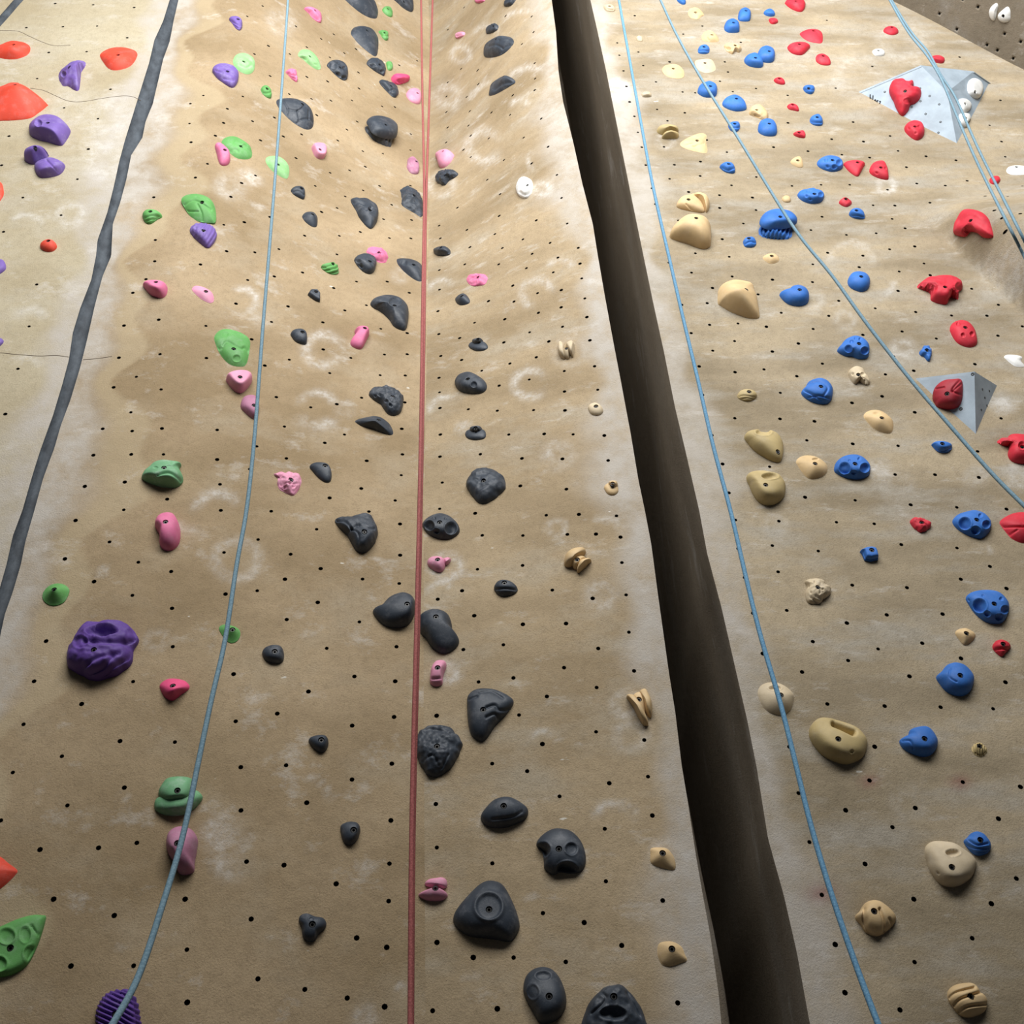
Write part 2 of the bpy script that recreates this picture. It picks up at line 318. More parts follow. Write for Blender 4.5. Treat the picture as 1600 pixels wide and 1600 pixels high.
def panel(name, xl, xr, z0, z1, mat, holes, cell=0.0175, pale_l=0, pale_r=0, warm=0.0, dy=0.0):
    zlo = 1.8; zs = np.r_[np.arange(z0, zlo - 1e-6, 0.06), np.arange(zlo, z1, cell)]; nz = len(zs) - 1; dz = cell
    L = xl(zs); R = xr(zs); nx = int(np.max(R - L) / cell)
    tt = np.linspace(0, 1, nx + 1)
    X = L[:, None] + (R - L)[:, None] * tt[None, :]; Z = np.repeat(zs[:, None], nx + 1, 1)
    cut = {}
    for (hx, hz) in holes:
        j = int(np.searchsorted(zs, hz) - 1)
        if hz < zlo: continue
        if not 1 <= j < nz - 1: continue
        l, r = float(xl(hz)), float(xr(hz)); u = (hx - l) / (r - l) * nx; i = int(u)
        if hx < l + 0.015 or hx > r - 0.015 or not 0 <= i < nx: continue
        if any((j + a, i + b) in cut for a in (-1, 0, 1) for b in (-1, 0, 1)): continue
        w_ = (r - l) / nx
        sx = hx - (l + (i + .5) * w_); sz = hz - (zs[j] + .5 * dz)
        for a in (0, 1):
            for b in (0, 1):
                X[j + a, i + b] += sx * (0.0 if i + b in (0, nx) else 1.0); Z[j + a, i + b] += sz
        cut[(j, i)] = (X[j:j+2, i:i+2].mean(), Z[j:j+2, i:i+2].mean())
    Y = F(X, Z) + dy
    V = np.stack([X, Y, Z], -1).reshape(-1, 3); W = nx + 1
    J, I = np.meshgrid(np.arange(nz), np.arange(nx), indexing='ij')
    keep = np.ones((nz, nx), bool)
    for (j, i) in cut: keep[j, i] = False
    a = (J * W + I)[keep]
    faces = np.stack([a, a + 1, a + W + 1, a + W], -1).tolist()
    mi = [0] * len(faces); sm = [True] * len(faces)
    verts = V.tolist(); rr = 0.0072
    for (j, i), (hx, hz) in cut.items():
        n0 = len(verts); ang = [math.pi / 4 * k for k in range(8)]
        jit = 1 + 0.12 * math.sin(hx * 91 + hz * 37)
        ring = [(hx + rr * jit * math.cos(t), hz + rr * jit * math.sin(t)) for t in ang]
        for (x, z) in ring: verts.append([x, float(F(x, z)) + dy, z])
        for (x, z) in ring: verts.append([x, float(F(x, z)) + dy, z])
        for (x, z) in ring: verts.append([x, float(F(x, z)) + dy + 0.032, z])
        bl, br, tl, tr = j * W + i, j * W + i + 1, (j + 1) * W + i, (j + 1) * W + i + 1
        r_ = lambda k: n0 + k % 8
        for f in ([br, tr, r_(1), r_(0), r_(7)], [tr, tl, r_(3), r_(2), r_(1)], [tl, bl, r_(5), r_(4), r_(3)], [bl, br, r_(7), r_(6), r_(5)]):
            faces.append(f); mi.append(0); sm.append(True)
        for k in range(8):
            faces.append([n0 + 8 + k, n0 + 8 + (k + 1) % 8, n0 + 16 + (k + 1) % 8, n0 + 16 + k]); mi.append(1); sm.append(False)
        faces.append([n0 + 16 + k for k in range(8)]); mi.append(1); sm.append(False)
    o = structure(link(name, verts, faces, [mat, M_NUT], smooth=sm, mi=mi))
    VV = np.array(verts); P = project(VV)
    chalk = np.zeros(len(VV)); stain = np.zeros(len(VV))
    for (cx, cy, r, a0, a1, wd, st) in ARCS:
        if st <= 0: continue
        dx, dy_ = P[:, 0] - cx, cy - P[:, 1]; d = np.hypot(dx, dy_ * 1.15)
        near = d < r + 2.5 * wd
        if not near.any(): continue
        an = np.degrees(np.arctan2(dy_, dx)); half = (a1 - a0) / 2; mid = (a0 + a1) / 2
        da = np.abs((an - mid + 180) % 360 - 180)
        wd = max(0.72 * wd, 4.0); m_ = 1.1 * np.exp(-((d - r) / wd) ** 2) * (np.ones_like(d) if a1 - a0 >= 360 else 1 - sstep(half * 0.75, half * 1.15 + 4, da))
        chalk = np.maximum(chalk, st * m_ * near)
    for (cx, cy, r) in STAINS:
        stain = np.maximum(stain, np.exp(-(((P[:, 0] - cx) / r) ** 2 + ((P[:, 1] - cy) / (0.6 * r)) ** 2)))
    dl = VV[:, 0] - xl(VV[:, 2]); dr = xr(VV[:, 2]) - VV[:, 0]
    wob = 1 + 0.35 * np.sin(VV[:, 2] * 3.1 + 1) + 0.25 * np.sin(VV[:, 2] * 7.7) + 0.2 * np.sin(VV[:, 2] * 17)
    pale = np.zeros(len(VV)); wm = np.zeros(len(VV))
    if pale_l: pale = np.maximum(pale, 1 - sstep(0.3 * pale_l * wob, pale_l * wob, dl))
    if pale_r: pale = np.maximum(pale, 1 - sstep(0.3 * pale_r * wob, pale_r * wob, dr))
    if warm: wm = sstep(0.6 * pale_l * wob, pale_l * wob, dl) * (1 - sstep(warm * wob * 0.9, warm * wob, dl))
    for nme, val in (('chalk', chalk), ('stain', stain), ('pale', pale), ('warm', wm)):
        at = o.data.attributes.new(nme, 'FLOAT', 'POINT'); at.data.foreach_set('value', val.astype(np.float32))
    return o

HXZ = [tuple(hit(*p)[[0, 2]]) for p in HOLE_PX]
ZT = 9.6
mwL = wall_mat('textured wall cream', (0.45, 0.392, 0.280), (0.375, 0.312, 0.205), (0.45, 0.405, 0.32), 1.6, 0.5)
mwC = wall_mat('textured wall tan', (0.41, 0.310, 0.194), (0.28, 0.205, 0.118), (0.385, 0.312, 0.215), 1.5, 0.52)
mwM = wall_mat('textured wall tan grey', (0.405, 0.312, 0.198), (0.28, 0.210, 0.125), (0.395, 0.337, 0.252), 2.2, 0.50)
mwR = wall_mat('textured wall stone', (0.41, 0.332, 0.225), (0.262, 0.210, 0.138), (0.38, 0.345, 0.288), 3.0, 0.46)
gap = 0.012
panel('wall_left', lambda z: np.full_like(np.asarray(z, float), -4.2), crackL, 0, ZT, mwL, HXZ, pale_r=0.16)
panel('wall_corner_left', crackR, lambda z: np.full_like(np.asarray(z, float), X3), 0, ZT, mwC, HXZ, pale_l=0.15, warm=0.24)
panel('wall_corner_right', lambda z: np.full_like(np.asarray(z, float), X3), slotL, 0, ZT, mwM, HXZ, pale_r=0.17)
panel('wall_right', slotR, lambda z: np.full_like(np.asarray(z, float), 4.6), 0, ZT, mwR, HXZ, pale_l=0.15)

# dark caulked joint between the two left panels
mj, nt, b = new_mat('joint filler')
v = coords(nt, (1, 1, 0.6))
c = mix(nt, remap(nt, noise(nt, v, 18, 5, 0.65), 0.35, 0.66), (0.028, 0.034, 0.042), (0.070, 0.083, 0.098))
nt.links.new(c, b.inputs['Base Color']); b.inputs['Roughness'].default_value = 0.8
bump(nt, b, noise(nt, v, 60, 5, 0.6), 0.5, 0.006)
zs = np.arange(0, ZT, 0.03); K = 9; vs_, fs_ = [], []
for z in zs:
    l, r = float(crackL(z)), float(crackR(z))
    for k in range(K):
        t = k / (K - 1); x = l - 0.004 + (r - l + 0.008) * t
        vs_.append([x, float(F(x, z)) + 0.002 + 0.030 * (1 - (2 * t - 1) ** 2) ** 0.6, z])
for j in range(len(zs) - 1):
    for k in range(K - 1):
        a = j * K + k; fs_.append([a, a + 1, a + K + 1, a + K])
structure(link('trim_1', vs_, fs_, mj))

# deep slot between the middle and the right-hand panels
ms = wall_mat('shaded slot render', (0.285, 0.235, 0.175), (0.225, 0.182, 0.132), (0.27, 0.235, 0.19), 0.35, 0.5)  # same concrete as the panels, slot shadow partly darkened into its colour
zs = np.arange(0, 14.0, 0.07)
def strip(name, cols, mat, smooth=True):
    vs_, fs_ = [], []; K = len(cols)
    for z in zs:
        for fn in cols: vs_.append(fn(z))
    for j in range(len(zs) - 1):
        for k in range(K - 1):
            a = j * K + k; fs_.append([a, a + 1, a + K + 1, a + K])
    o = link(name, vs_, fs_, mat, smooth=smooth)
    for nme in ('chalk', 'stain', 'pale', 'warm'): o.data.attributes.new(nme, 'FLOAT', 'POINT')
    return structure(o)
xw = lambda z: float(0.034 * (1 - sstep(2.3, 3.3, z)))          # the lower edge is rounded off
sl = lambda z: float(slotL(z)); sr = lambda z: float(slotR(z))
fy = lambda x, z: float(F(x, z))
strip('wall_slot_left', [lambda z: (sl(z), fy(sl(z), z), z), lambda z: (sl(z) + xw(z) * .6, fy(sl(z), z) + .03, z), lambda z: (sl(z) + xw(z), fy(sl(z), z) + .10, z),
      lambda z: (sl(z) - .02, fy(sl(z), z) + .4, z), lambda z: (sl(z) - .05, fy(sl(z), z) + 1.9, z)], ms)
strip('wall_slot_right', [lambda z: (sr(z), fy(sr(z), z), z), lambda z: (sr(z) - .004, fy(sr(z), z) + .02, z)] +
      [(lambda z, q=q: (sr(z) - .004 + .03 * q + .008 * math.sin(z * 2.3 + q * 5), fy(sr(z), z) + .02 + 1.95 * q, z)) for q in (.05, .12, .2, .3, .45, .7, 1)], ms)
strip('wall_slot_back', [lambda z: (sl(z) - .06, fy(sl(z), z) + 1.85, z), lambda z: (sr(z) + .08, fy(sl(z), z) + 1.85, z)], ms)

# overhanging roof panel at the upper right
mo = wall_mat('shaded overhang render', (0.21, 0.175, 0.13), (0.15, 0.125, 0.092), (0.27, 0.255, 0.235), 1.2, 0.50)  # wall concrete in a darker colour that paints in the underside's shade
o0 = hit(1384, -2); o1 = hit(1600, 107)
ROOF_O = (o0 + o1) / 2; rx_ = (o1 - o0) / np.linalg.norm(o1 - o0)
rdir = np.array([0.10, -0.98, 0.16]); rdir -= rx_ * (rdir @ rx_); rdir /= np.linalg.norm(rdir)
ROOF_N = np.cross(rx_, rdir); ROOF_N = ROOF_N if ROOF_N[2] < 0 else -ROOF_N
rh = [unproj(*p, ROOF_O, ROOF_N) for p in pts('30', "1225,12 1325,40 1065,100 1175,173 1370,267 1467,208 1437,313 1540,373 1577,250")]
vs_, fs_, mi = [], [], []
NA, NB = 90, 44; sa = np.linspace(-1.1, 2.0, NA + 1); sb = np.linspace(-0.02, 1.3, NB + 1)
for t in sb:
    for s in sa:
        vs_.append(ROOF_O + rx_ * s + rdir * t + ROOF_N * (0.012 * math.sin(3 * s + 2 * t)))
vs_ = [np.array(v) for v in vs_]
hcells = {}
for h in rh:
    s, t = (h - ROOF_O) @ rx_, (h - ROOF_O) @ rdir
    i = int((s - sa[0]) / (sa[1] - sa[0])); j = int((t - sb[0]) / (sb[1] - sb[0]))
    if 0 <= i < NA and 0 <= j < NB: hcells[(j, i)] = (s, t)
for j in range(NB):
    for i in range(NA):
        a = j * (NA + 1) + i; q = [a, a + 1, a + NA + 2, a + NA + 1]
        if (j, i) not in hcells: fs_.append(q); mi.append(0); continue
        cpt = sum(vs_[k] for k in q) / 4; n0 = len(vs_)
        for dpt in (0, 0.03):
            for k in range(8):
                an = math.pi / 4 * k; vs_.append(cpt + 0.008 * (rx_ * math.cos(an) + rdir * math.sin(an)) - ROOF_N * dpt)
        for f in ([q[1], q[2], n0+1, n0, n0+7], [q[2], q[3], n0+3, n0+2, n0+1], [q[3], q[0], n0+5, n0+4, n0+3], [q[0], q[1], n0+7, n0+6, n0+5]): fs_.append(f); mi.append(0)
        for k in range(8): fs_.append([n0+k, n0+(k+1) % 8, n0+8+(k+1) % 8, n0+8+k]); mi.append(1)
        fs_.append([n0+8+k for k in range(8)]); mi.append(1)
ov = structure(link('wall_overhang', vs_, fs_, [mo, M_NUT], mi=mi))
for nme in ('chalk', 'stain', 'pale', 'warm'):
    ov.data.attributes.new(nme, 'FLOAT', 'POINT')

# matted floor of the hall
mf, nt, b = new_mat('floor matting')
c = mix(nt, noise(nt, coords(nt), 3, 4), (0.10, 0.105, 0.12), (0.14, 0.145, 0.16))
nt.links.new(c, b.inputs['Base Color']); b.inputs['Roughness'].default_value = 0.85
structure(link('floor', [(-6, -6, 0), (6, -6, 0), (6, 5.2, 0), (-6, 5.2, 0), (-6, -6, -.1), (6, -6, -.1), (6, 5.2, -.1), (-6, 5.2, -.1)],
     [[0, 1, 2, 3], [7, 6, 5, 4], [0, 4, 5, 1], [1, 5, 6, 2], [2, 6, 7, 3], [3, 7, 4, 0]], mf, smooth=False))

def tube(name, P, rad, mat, parent=None, sides=8, close=True):
    P = np.array(P, float); n = len(P)
    T = np.gradient(P, axis=0); T /= np.linalg.norm(T, axis=1)[:, None]
    up = np.array([0.3, -1, 0.2]); vs_, fs_ = [], []
    for i in range(n):
        a = np.cross(T[i], up); a /= np.linalg.norm(a); b_ = np.cross(T[i], a)
        for k in range(sides):
            t = 2 * math.pi * k / sides; vs_.append(P[i] + rad * (a * math.cos(t) + b_ * math.sin(t)))
    for i in range(n - 1):
        for k in range(sides):
            k2 = (k + 1) % sides; fs_.append([i * sides + k, i * sides + k2, (i + 1) * sides + k2, (i + 1) * sides + k])
    if close: fs_.append(list(range(sides))[::-1]); fs_.append([(n - 1) * sides + k for k in range(sides)])
    return link(name, vs_, fs_, mat, parent)

def catmull(P, m, closed):
    P = np.asarray(P, float); n = len(P); out = []
    for i in range(n if closed else n - 1):
        if closed: a, b_, c_, d = P[(i - 1) % n], P[i], P[(i + 1) % n], P[(i + 2) % n]
        else: a, b_, c_, d = P[max(i - 1, 0)], P[i], P[i + 1], P[min(i + 2, n - 1)]
        for k in range(m):
            t = k / m
            out.append(0.5 * (2 * b_ + (c_ - a) * t + (2 * a - 5 * b_ + 4 * c_ - d) * t * t + (3 * b_ - a - 3 * c_ + d) * t ** 3))
    if not closed: out.append(P[-1])
    return np.array(out)

# hairline cracks in the left wall
m_hair = plain('hairline crack', (0.11, 0.085, 0.06), 0.9, 0.1)
for c_, s in (('00', "0,190 110,195 180,225 270,265 340,285 440,283"), ('00', "190,552 270,565 350,600 430,632 520,635 640,615 760,600 830,605 880,630"),
              ('01', "0,605 100,615 240,625 350,622 430,632"), ('01', "520,648 600,642 700,628")):
    Q = np.array([hit(*p) for p in catmull(pts(c_, s), 6, False)]); Q[:, 1] += 0.0002
    o = tube('crack', Q, 0.0016, m_hair, None, 5); o.parent = bpy.data.objects['wall_corner_left' if '520,648' in s else 'wall_left']

# second joint just showing in the upper left corner
Q = np.array([hit(*p) for p in ((-40, 74), (-10, 44), (10, 22), (22, 8), (36, -8), (70, -50))])
structure(tube('trim_2', catmull(Q, 4, False) + np.array([0, 0.016, 0]), 0.03, mj, None, 10))

# ------------------------------------------------------------------ climbing holds
def vnoise(x, y, seed):
    xi = np.floor(x).astype(np.int64); yi = np.floor(y).astype(np.int64); fx = x - xi; fy_ = y - yi
    def hsh(a, b_):
        h = (a * 374761393 + b_ * 668265263 + seed * 1442695041) & 0x7fffffff
        h = ((h ^ (h >> 13)) * 1274126177) & 0x7fffffff
        return ((h ^ (h >> 16)) & 0xffff) / 65535.0
    u = fx * fx * (3 - 2 * fx); v_ = fy_ * fy_ * (3 - 2 * fy_)
    return (hsh(xi, yi) * (1 - u) + hsh(xi + 1, yi) * u) * (1 - v_) + (hsh(xi, yi + 1) * (1 - u) + hsh(xi + 1, yi + 1) * u) * v_ - 0.5

def _bolt_mesh():
    vs_, fs_ = [], []; N = 12
    rings = [(0.0078, -0.004), (0.0078, 0.006), (0.0068, 0.0072), (0.0042, 0.0072), (0.0040, 0.002)]
    for r, h in rings:
        for k in range(N):
            t = 2 * math.pi * k / N; vs_.append((r * math.cos(t), r * math.sin(t), h))
    for j in range(len(rings) - 1):
        for k in range(N): fs_.append([j * N + k, j * N + (k + 1) % N, (j + 1) * N + (k + 1) % N, (j + 1) * N + k])
    fs_.append([(len(rings) - 1) * N + k for k in range(N)])
    me = bpy.data.meshes.new('bolt'); me.from_pydata(vs_, [], fs_); me.update()
    me.materials.append(M_BOLT); me.materials.append(M_SOCK)
    me.polygons.foreach_set('material_index', [0] * (3 * N) + [1] * N + [1])
    me.polygons.foreach_set('use_smooth', [True] * (2 * N) + [False] * (2 * N + 1))
    return me
BOLT = _bolt_mesh()

def inside(p, poly):
    x, y = p; c_ = False; n = len(poly); j = n - 1
    for i in range(n):
        if (poly[i][1] > y) != (poly[j][1] > y) and x < (poly[j][0] - poly[i][0]) * (y - poly[i][1]) / (poly[j][1] - poly[i][1]) + poly[i][0]: c_ = not c_
        j = i
    return c_

PROF = {
    'dome': lambda r: np.maximum(0, 1 - r ** 2.3) ** 0.55,
    'low': lambda r: np.maximum(0, 1 - r ** 1.8) ** 0.8,
    'cone': lambda r: 0.06 * (r < 0.999) + 0.94 * (1 - sstep(0, 1, r) * 0.35 - 0.65 * np.minimum(r, 1)),
    'flat': lambda r: np.maximum(0, 1 - r ** 7) ** 0.5,
    'jug': lambda r: np.maximum(0, 1 - r ** 1.25) ** 0.75,
}

def lobe(poly0, p, z0, prof, apex_px, bolt_px, o, n, feats, crop, nA, nR, seed, noise_a, noise_s, smooth_poly):
    """one rounded body standing on the plane (o, n): outline poly0 (pixels), height p; returns verts, faces, bolt centre"""
    U = np.cross(np.array([0, 0, 1.0]), n); U = -U / np.linalg.norm(U); V_ = np.cross(n, U)
    if V_[2] < 0: V_ = -V_
    dep = (o - CAM) @ _f; mpp = dep / FPX
    if smooth_poly: P0 = catmull(poly0, 8, True)
    else: P0 = np.concatenate([np.linspace(poly0[i], poly0[(i + 1) % len(poly0)], 8, endpoint=False) for i in range(len(poly0))])
    d = np.r_[0, np.cumsum(np.hypot(*(np.roll(P0, -1, 0) - P0).T))]
    Pc = np.vstack([P0, P0[:1]]); s = np.linspace(0, d[-1], nA, endpoint=False)
    P0 = np.stack([np.interp(s, d, Pc[:, 0]), np.interp(s, d, Pc[:, 1])], -1)
    tgt = (P0.min(0), P0.max(0)); P1 = P0.copy()
    to2 = lambda q: np.array([(q - o) @ U, (q - o) @ V_])
    for it in range(4):
        cen = P1.mean(0); hy = (P1[:, 1].max() - P1[:, 1].min()) / 2 + 1e-6
        top = np.clip(-(P1[:, 1] - cen[1]) / hy, 0, 1)
        B = np.array([to2(unproj(q[0], q[1], o, n, z0 + 0.5 * p * t)) for q, t in zip(P1, top)])
        if apex_px is None: ap = cen + np.array([0, -0.12 * hy])
        else: ap = np.array(apex_px, float)
        qa = to2(unproj(ap[0], ap[1], o, n, z0 + p)); cB = B.mean(0)
        for t in np.linspace(0, 1, 21):
            q_ = qa * (1 - t) + cB * t
            if inside(cB + (q_ - cB) * 1.25, B): break
        qa = q_
        qb = qa
        if bolt_px is not None:
            qb = to2(unproj(bolt_px[0], bolt_px[1], o, n, z0 + 0.9 * p))
            for t in np.linspace(0, 1, 21):
                q_ = qb * (1 - t) + cB * t
                if inside(cB + (q_ - cB) * 1.15, B): break
            qb = q_
        th = np.arctan2(B[:, 1] - qa[1], B[:, 0] - qa[0]); R = np.hypot(B[:, 0] - qa[0], B[:, 1] - qa[1])
        od = np.argsort(th); ths = np.r_[th[od] - 2 * math.pi, th[od], th[od] + 2 * math.pi]; Rs = np.tile(R[od], 3)
        def height(Q):
            dx = Q[:, 0] - qa[0]; dy = Q[:, 1] - qa[1]
            Rq = np.interp(np.arctan2(dy, dx), ths, Rs); dq = np.hypot(dx, dy); r = np.clip(dq / Rq, 0, 1)
            w_ = sstep(0, 1, r); Rm = np.minimum(np.median(R), 1.8 * Rq)
            return np.clip(dq / (Rq * w_ + Rm * (1 - w_)), 0, 1)
        r0 = 0.0092 if bolt_px is not None else 0.0
        dist = np.hypot(*(B - qb).T); f0 = np.minimum(r0 / np.maximum(dist, 1e-5), 0.6)
        sk = np.sin(np.linspace(0 if r0 else 0.06, 1, nR) * math.pi / 2)
        G = []
        for k in range(nR):
            fr = f0 + (1 - f0) * sk[k]; G.append(qb + fr[:, None] * (B - qb))
        G = np.array(G).reshape(-1, 2)
        rho = height(G); rho = rho.reshape(nR, nA); rho[-1] = 1.0; rho = rho.ravel()
        h = p * PROF[prof](rho)
        W3 = o + G[:, :1] * U + G[:, 1:] * V_ + (z0 + h)[:, None] * n
        px = project(W3)
        if it == 3: break
        amin, amax = px.min(0), px.max(0)
        sc = np.clip((tgt[1] - tgt[0]) / (amax - amin + 1e-6), 0.7, 1.3)
        P1 = (P1 - (amin + amax) / 2) * sc + (tgt[0] + tgt[1]) / 2
    mask = 1 - sstep(0.93, 1.0, rho)
    dh = np.zeros(len(G)); dm = np.zeros(len(G)); rad = np.zeros(len(G)); siz = (tgt[1] - tgt[0]).mean() * mpp
    q4 = (lambda a: a) if crop == 'F' else (lambda a: a / 4.0)
    ox = np.array((0, 0) if crop == 'F' else CR[crop], float)
    for ft in feats:
        if ft[0] == 'd':                                   # pocket: x, y, rx, ry, depth factor
            c_ = ox + q4(np.array(ft[1:3], float)); rx = q4(ft[3]); ry = q4(ft[4] if len(ft) > 4 else ft[3]); k = ft[5] if len(ft) > 5 else 0.8
            dd = np.hypot((px[:, 0] - c_[0]) / rx, (px[:, 1] - c_[1]) / ry)
            dm = np.minimum(dm, -k * (rx + ry) / 2 * mpp * np.sqrt(np.maximum(0, 1 - dd ** 2.5)) * np.minimum(1, mask * 2))
            dh += 0.10 * (rx + ry) / 2 * mpp * np.exp(-((dd - 1.12) / 0.14) ** 2) * mask
        elif ft[0] == 'g':                                 # groove: polyline string, width, depth (m)
            L_ = catmull(ox + q4(np.array([[float(t) for t in w_.split(',')] for w_ in ft[1].split()])), 6, False)
            dd = np.full(len(px), 1e9)
            for a_, b_ in zip(L_[:-1], L_[1:]):
                e = b_ - a_; t = np.clip(((px - a_) @ e) / (e @ e + 1e-9), 0, 1)
                dd = np.minimum(dd, np.hypot(*(px - a_ - t[:, None] * e).T))
            wd = q4(ft[2]) if len(ft) > 2 else 1.6; dpt = ft[3] if len(ft) > 3 else 0.006
            dh -= dpt * np.exp(-(dd / wd) ** 2) * np.minimum(1, mask * 1.5)
        elif ft[0] == 'r':                                 # ribs: angle, spacing px, amplitude (m)
            a_ = math.radians(ft[1]); ph = (px[:, 0] * math.sin(a_) + px[:, 1] * math.cos(a_)) / ft[2] + 0.6 * vnoise(G[:, 0] / siz * 3, G[:, 1] / siz * 3, seed)
            w_ = np.abs(np.mod(ph, 1) * 2 - 1); dh -= ft[3] * (w_ ** 1.5) * np.minimum(1, mask * 2); rad -= 0.5 * ft[3] * w_ ** 1.5 * (rho > 0.8)
    if noise_a:
        g = G / (siz * noise_s)
        nz_ = vnoise(g[:, 0] + 7, g[:, 1], seed) + 0.5 * vnoise(g[:, 0] * 2.1, g[:, 1] * 2.1 + 5, seed + 1) + 0.25 * vnoise(g[:, 0] * 4.3, g[:, 1] * 4.3 + 9, seed + 2)
        dh += noise_a * siz * nz_ * (0.3 + 0.7 * mask); rad += noise_a * 0.5 * siz * nz_ * sstep(0.6, 1, rho)
    rad += dm * 0.9 * rho ** 2 * (rho < 0.999)
    h = np.maximum(h + dh + dm, 0.0015 * (rho < 0.999))
    if rad.any():
        e = G - qa; e /= np.linalg.norm(e, axis=1)[:, None] + 1e-9; G = G + e * rad[:, None]
    W3 = o + G[:, :1] * U + G[:, 1:] * V_ + (z0 + h)[:, None] * n
    edge = W3[-nA:] - n * 0.010
    if z0 > 0: ec = W3[-nA:].mean(0); edge = ec + 0.6 * (W3[-nA:] - ec) - n * 0.012      # undercut cap
    verts = list(W3) + list(edge); faces = []
    for k in range(nR):
        for i in range(nA):
            i2 = (i + 1) % nA; faces.append([k * nA + i, k * nA + i2, (k + 1) * nA + i2, (k + 1) * nA + i])
    bc = None
    if r0:
        rim = W3[:nA]; hb = float(((rim - o) @ n).mean()); dpt = min(0.011, 0.45 * p)
        bq = o + U * qb[0] + V_ * qb[1]
        n0 = len(verts); verts += list(rim); n1 = len(verts)
        verts += [v_ - n * ((v_ - o) @ n - (hb - dpt)) for v_ in rim]
        for i in range(nA):
            i2 = (i + 1) % nA; faces.append([n0 + i2, n0 + i, n1 + i, n1 + i2])
        faces.append([n1 + i for i in range(nA)][::-1])
        bc = bq + n * (hb - dpt)
    else:
        n0 = len(verts); verts.append(W3[:nA].mean(0))
        for i in range(nA): faces.append([n0, (i + 1) % nA, i])
    return verts, faces, bc, U, V_

HOLDS = []
def hold(crop, col, outl, bolt, label, k=0.34, prof='dome', feats=(), apex=None, na=0.0, ns=0.35, facet=False, ks=None, z0=None,
         plane=None, sharp=False, bl=None, mat=None, names=None, lf=None):
    lobes = [pts(crop, s) for s in outl.split('|')]
    allp = np.concatenate(lobes); c_ = (allp.min(0) + allp.max(0)) / 2
    if plane is not None: o, n = plane; o = unproj(c_[0], c_[1], o, n)
    else: o = hit(*c_); n = normal_at(o)
    mpp = ((o - CAM) @ _f) / FPX; w_px = allp[:, 0].max() - allp[:, 0].min(); h_px = allp[:, 1].max() - allp[:, 1].min()
    size = 0.5 * (w_px + h_px); p0 = k * (0.7 * w_px + 0.3 * h_px) * mpp
    bpx = None if bolt is None else pts(crop, bolt)[0]; apx = None if apex is None else pts(crop, apex)[0]
    big = size > 42
    nA, nR = (72, 24) if big else ((44, 13) if size > 20 else (26, 8))
    if feats or lf: nA, nR = (100, 38) if big else (60, 20)
    if facet: nA, nR = 11, 4
    seed = int(c_[0] * 7 + c_[1] * 13) % 9973
    if bl is None:
        bl = 0
        if bpx is not None:
            for i, L_ in enumerate(lobes):
                if inside(bpx, L_): bl = i
    bodies, bc = [], None
    for i, L_ in enumerate(lobes):
        p = p0 * (ks[i] if ks else 1.0)
        b_ = bpx if i == bl and size > 13 else None
        a_ = apx if (apx is not None and len(lobes) == 1) else (bpx if (i == bl and bpx is not None) else None)
        v_, f_, bb, U, V_ = lobe(L_, p, (z0[i] * p0 if z0 else 0.0), prof if isinstance(prof, str) else prof[i], a_, b_, o, n, lf.get(i, ()) if lf else feats, crop, nA, nR, seed + i, na, ns, not sharp)
        bodies.append((v_, f_))
        if bb is not None: bc = bb
    R3 = np.stack([U, V_, n], 1)                       # local frame: right, up the wall, out of the wall
    MW = Matrix.Translation(Vector(o)) @ Matrix(R3.tolist()).to_4x4()
    m_ = MAT[mat or col]
    if len(bodies) == 1 and bc is None:
        ob = link('climbing_hold', (np.array(bodies[0][0]) - o) @ R3, bodies[0][1], m_, smooth=not facet)
    else:
        ob = bpy.data.objects.new('climbing_hold', None); COL.objects.link(ob); ob.empty_display_size = 0.03
        nm = names or (['body'] if len(bodies) == 1 else ['lobe'] * len(bodies))
        for (v_, f_), q in zip(bodies, nm): link(q, (np.array(v_) - o) @ R3, f_, m_, ob, smooth=not facet)
    ob.matrix_world = MW
    tag(ob, label, 'climbing hold', '%s holds' % col)
    if bc is not None:
        bo = bpy.data.objects.new('bolt', BOLT); COL.objects.link(bo); bo.parent = ob
        bo.location = Vector(((bc - o) @ R3).tolist()); s_ = 1.0 if p0 > 0.02 else 0.8
        bo.scale = (s_, s_, s_ * min(1.0, 0.45 * p0 / 0.011))
    HOLDS.append(ob)
    return ob

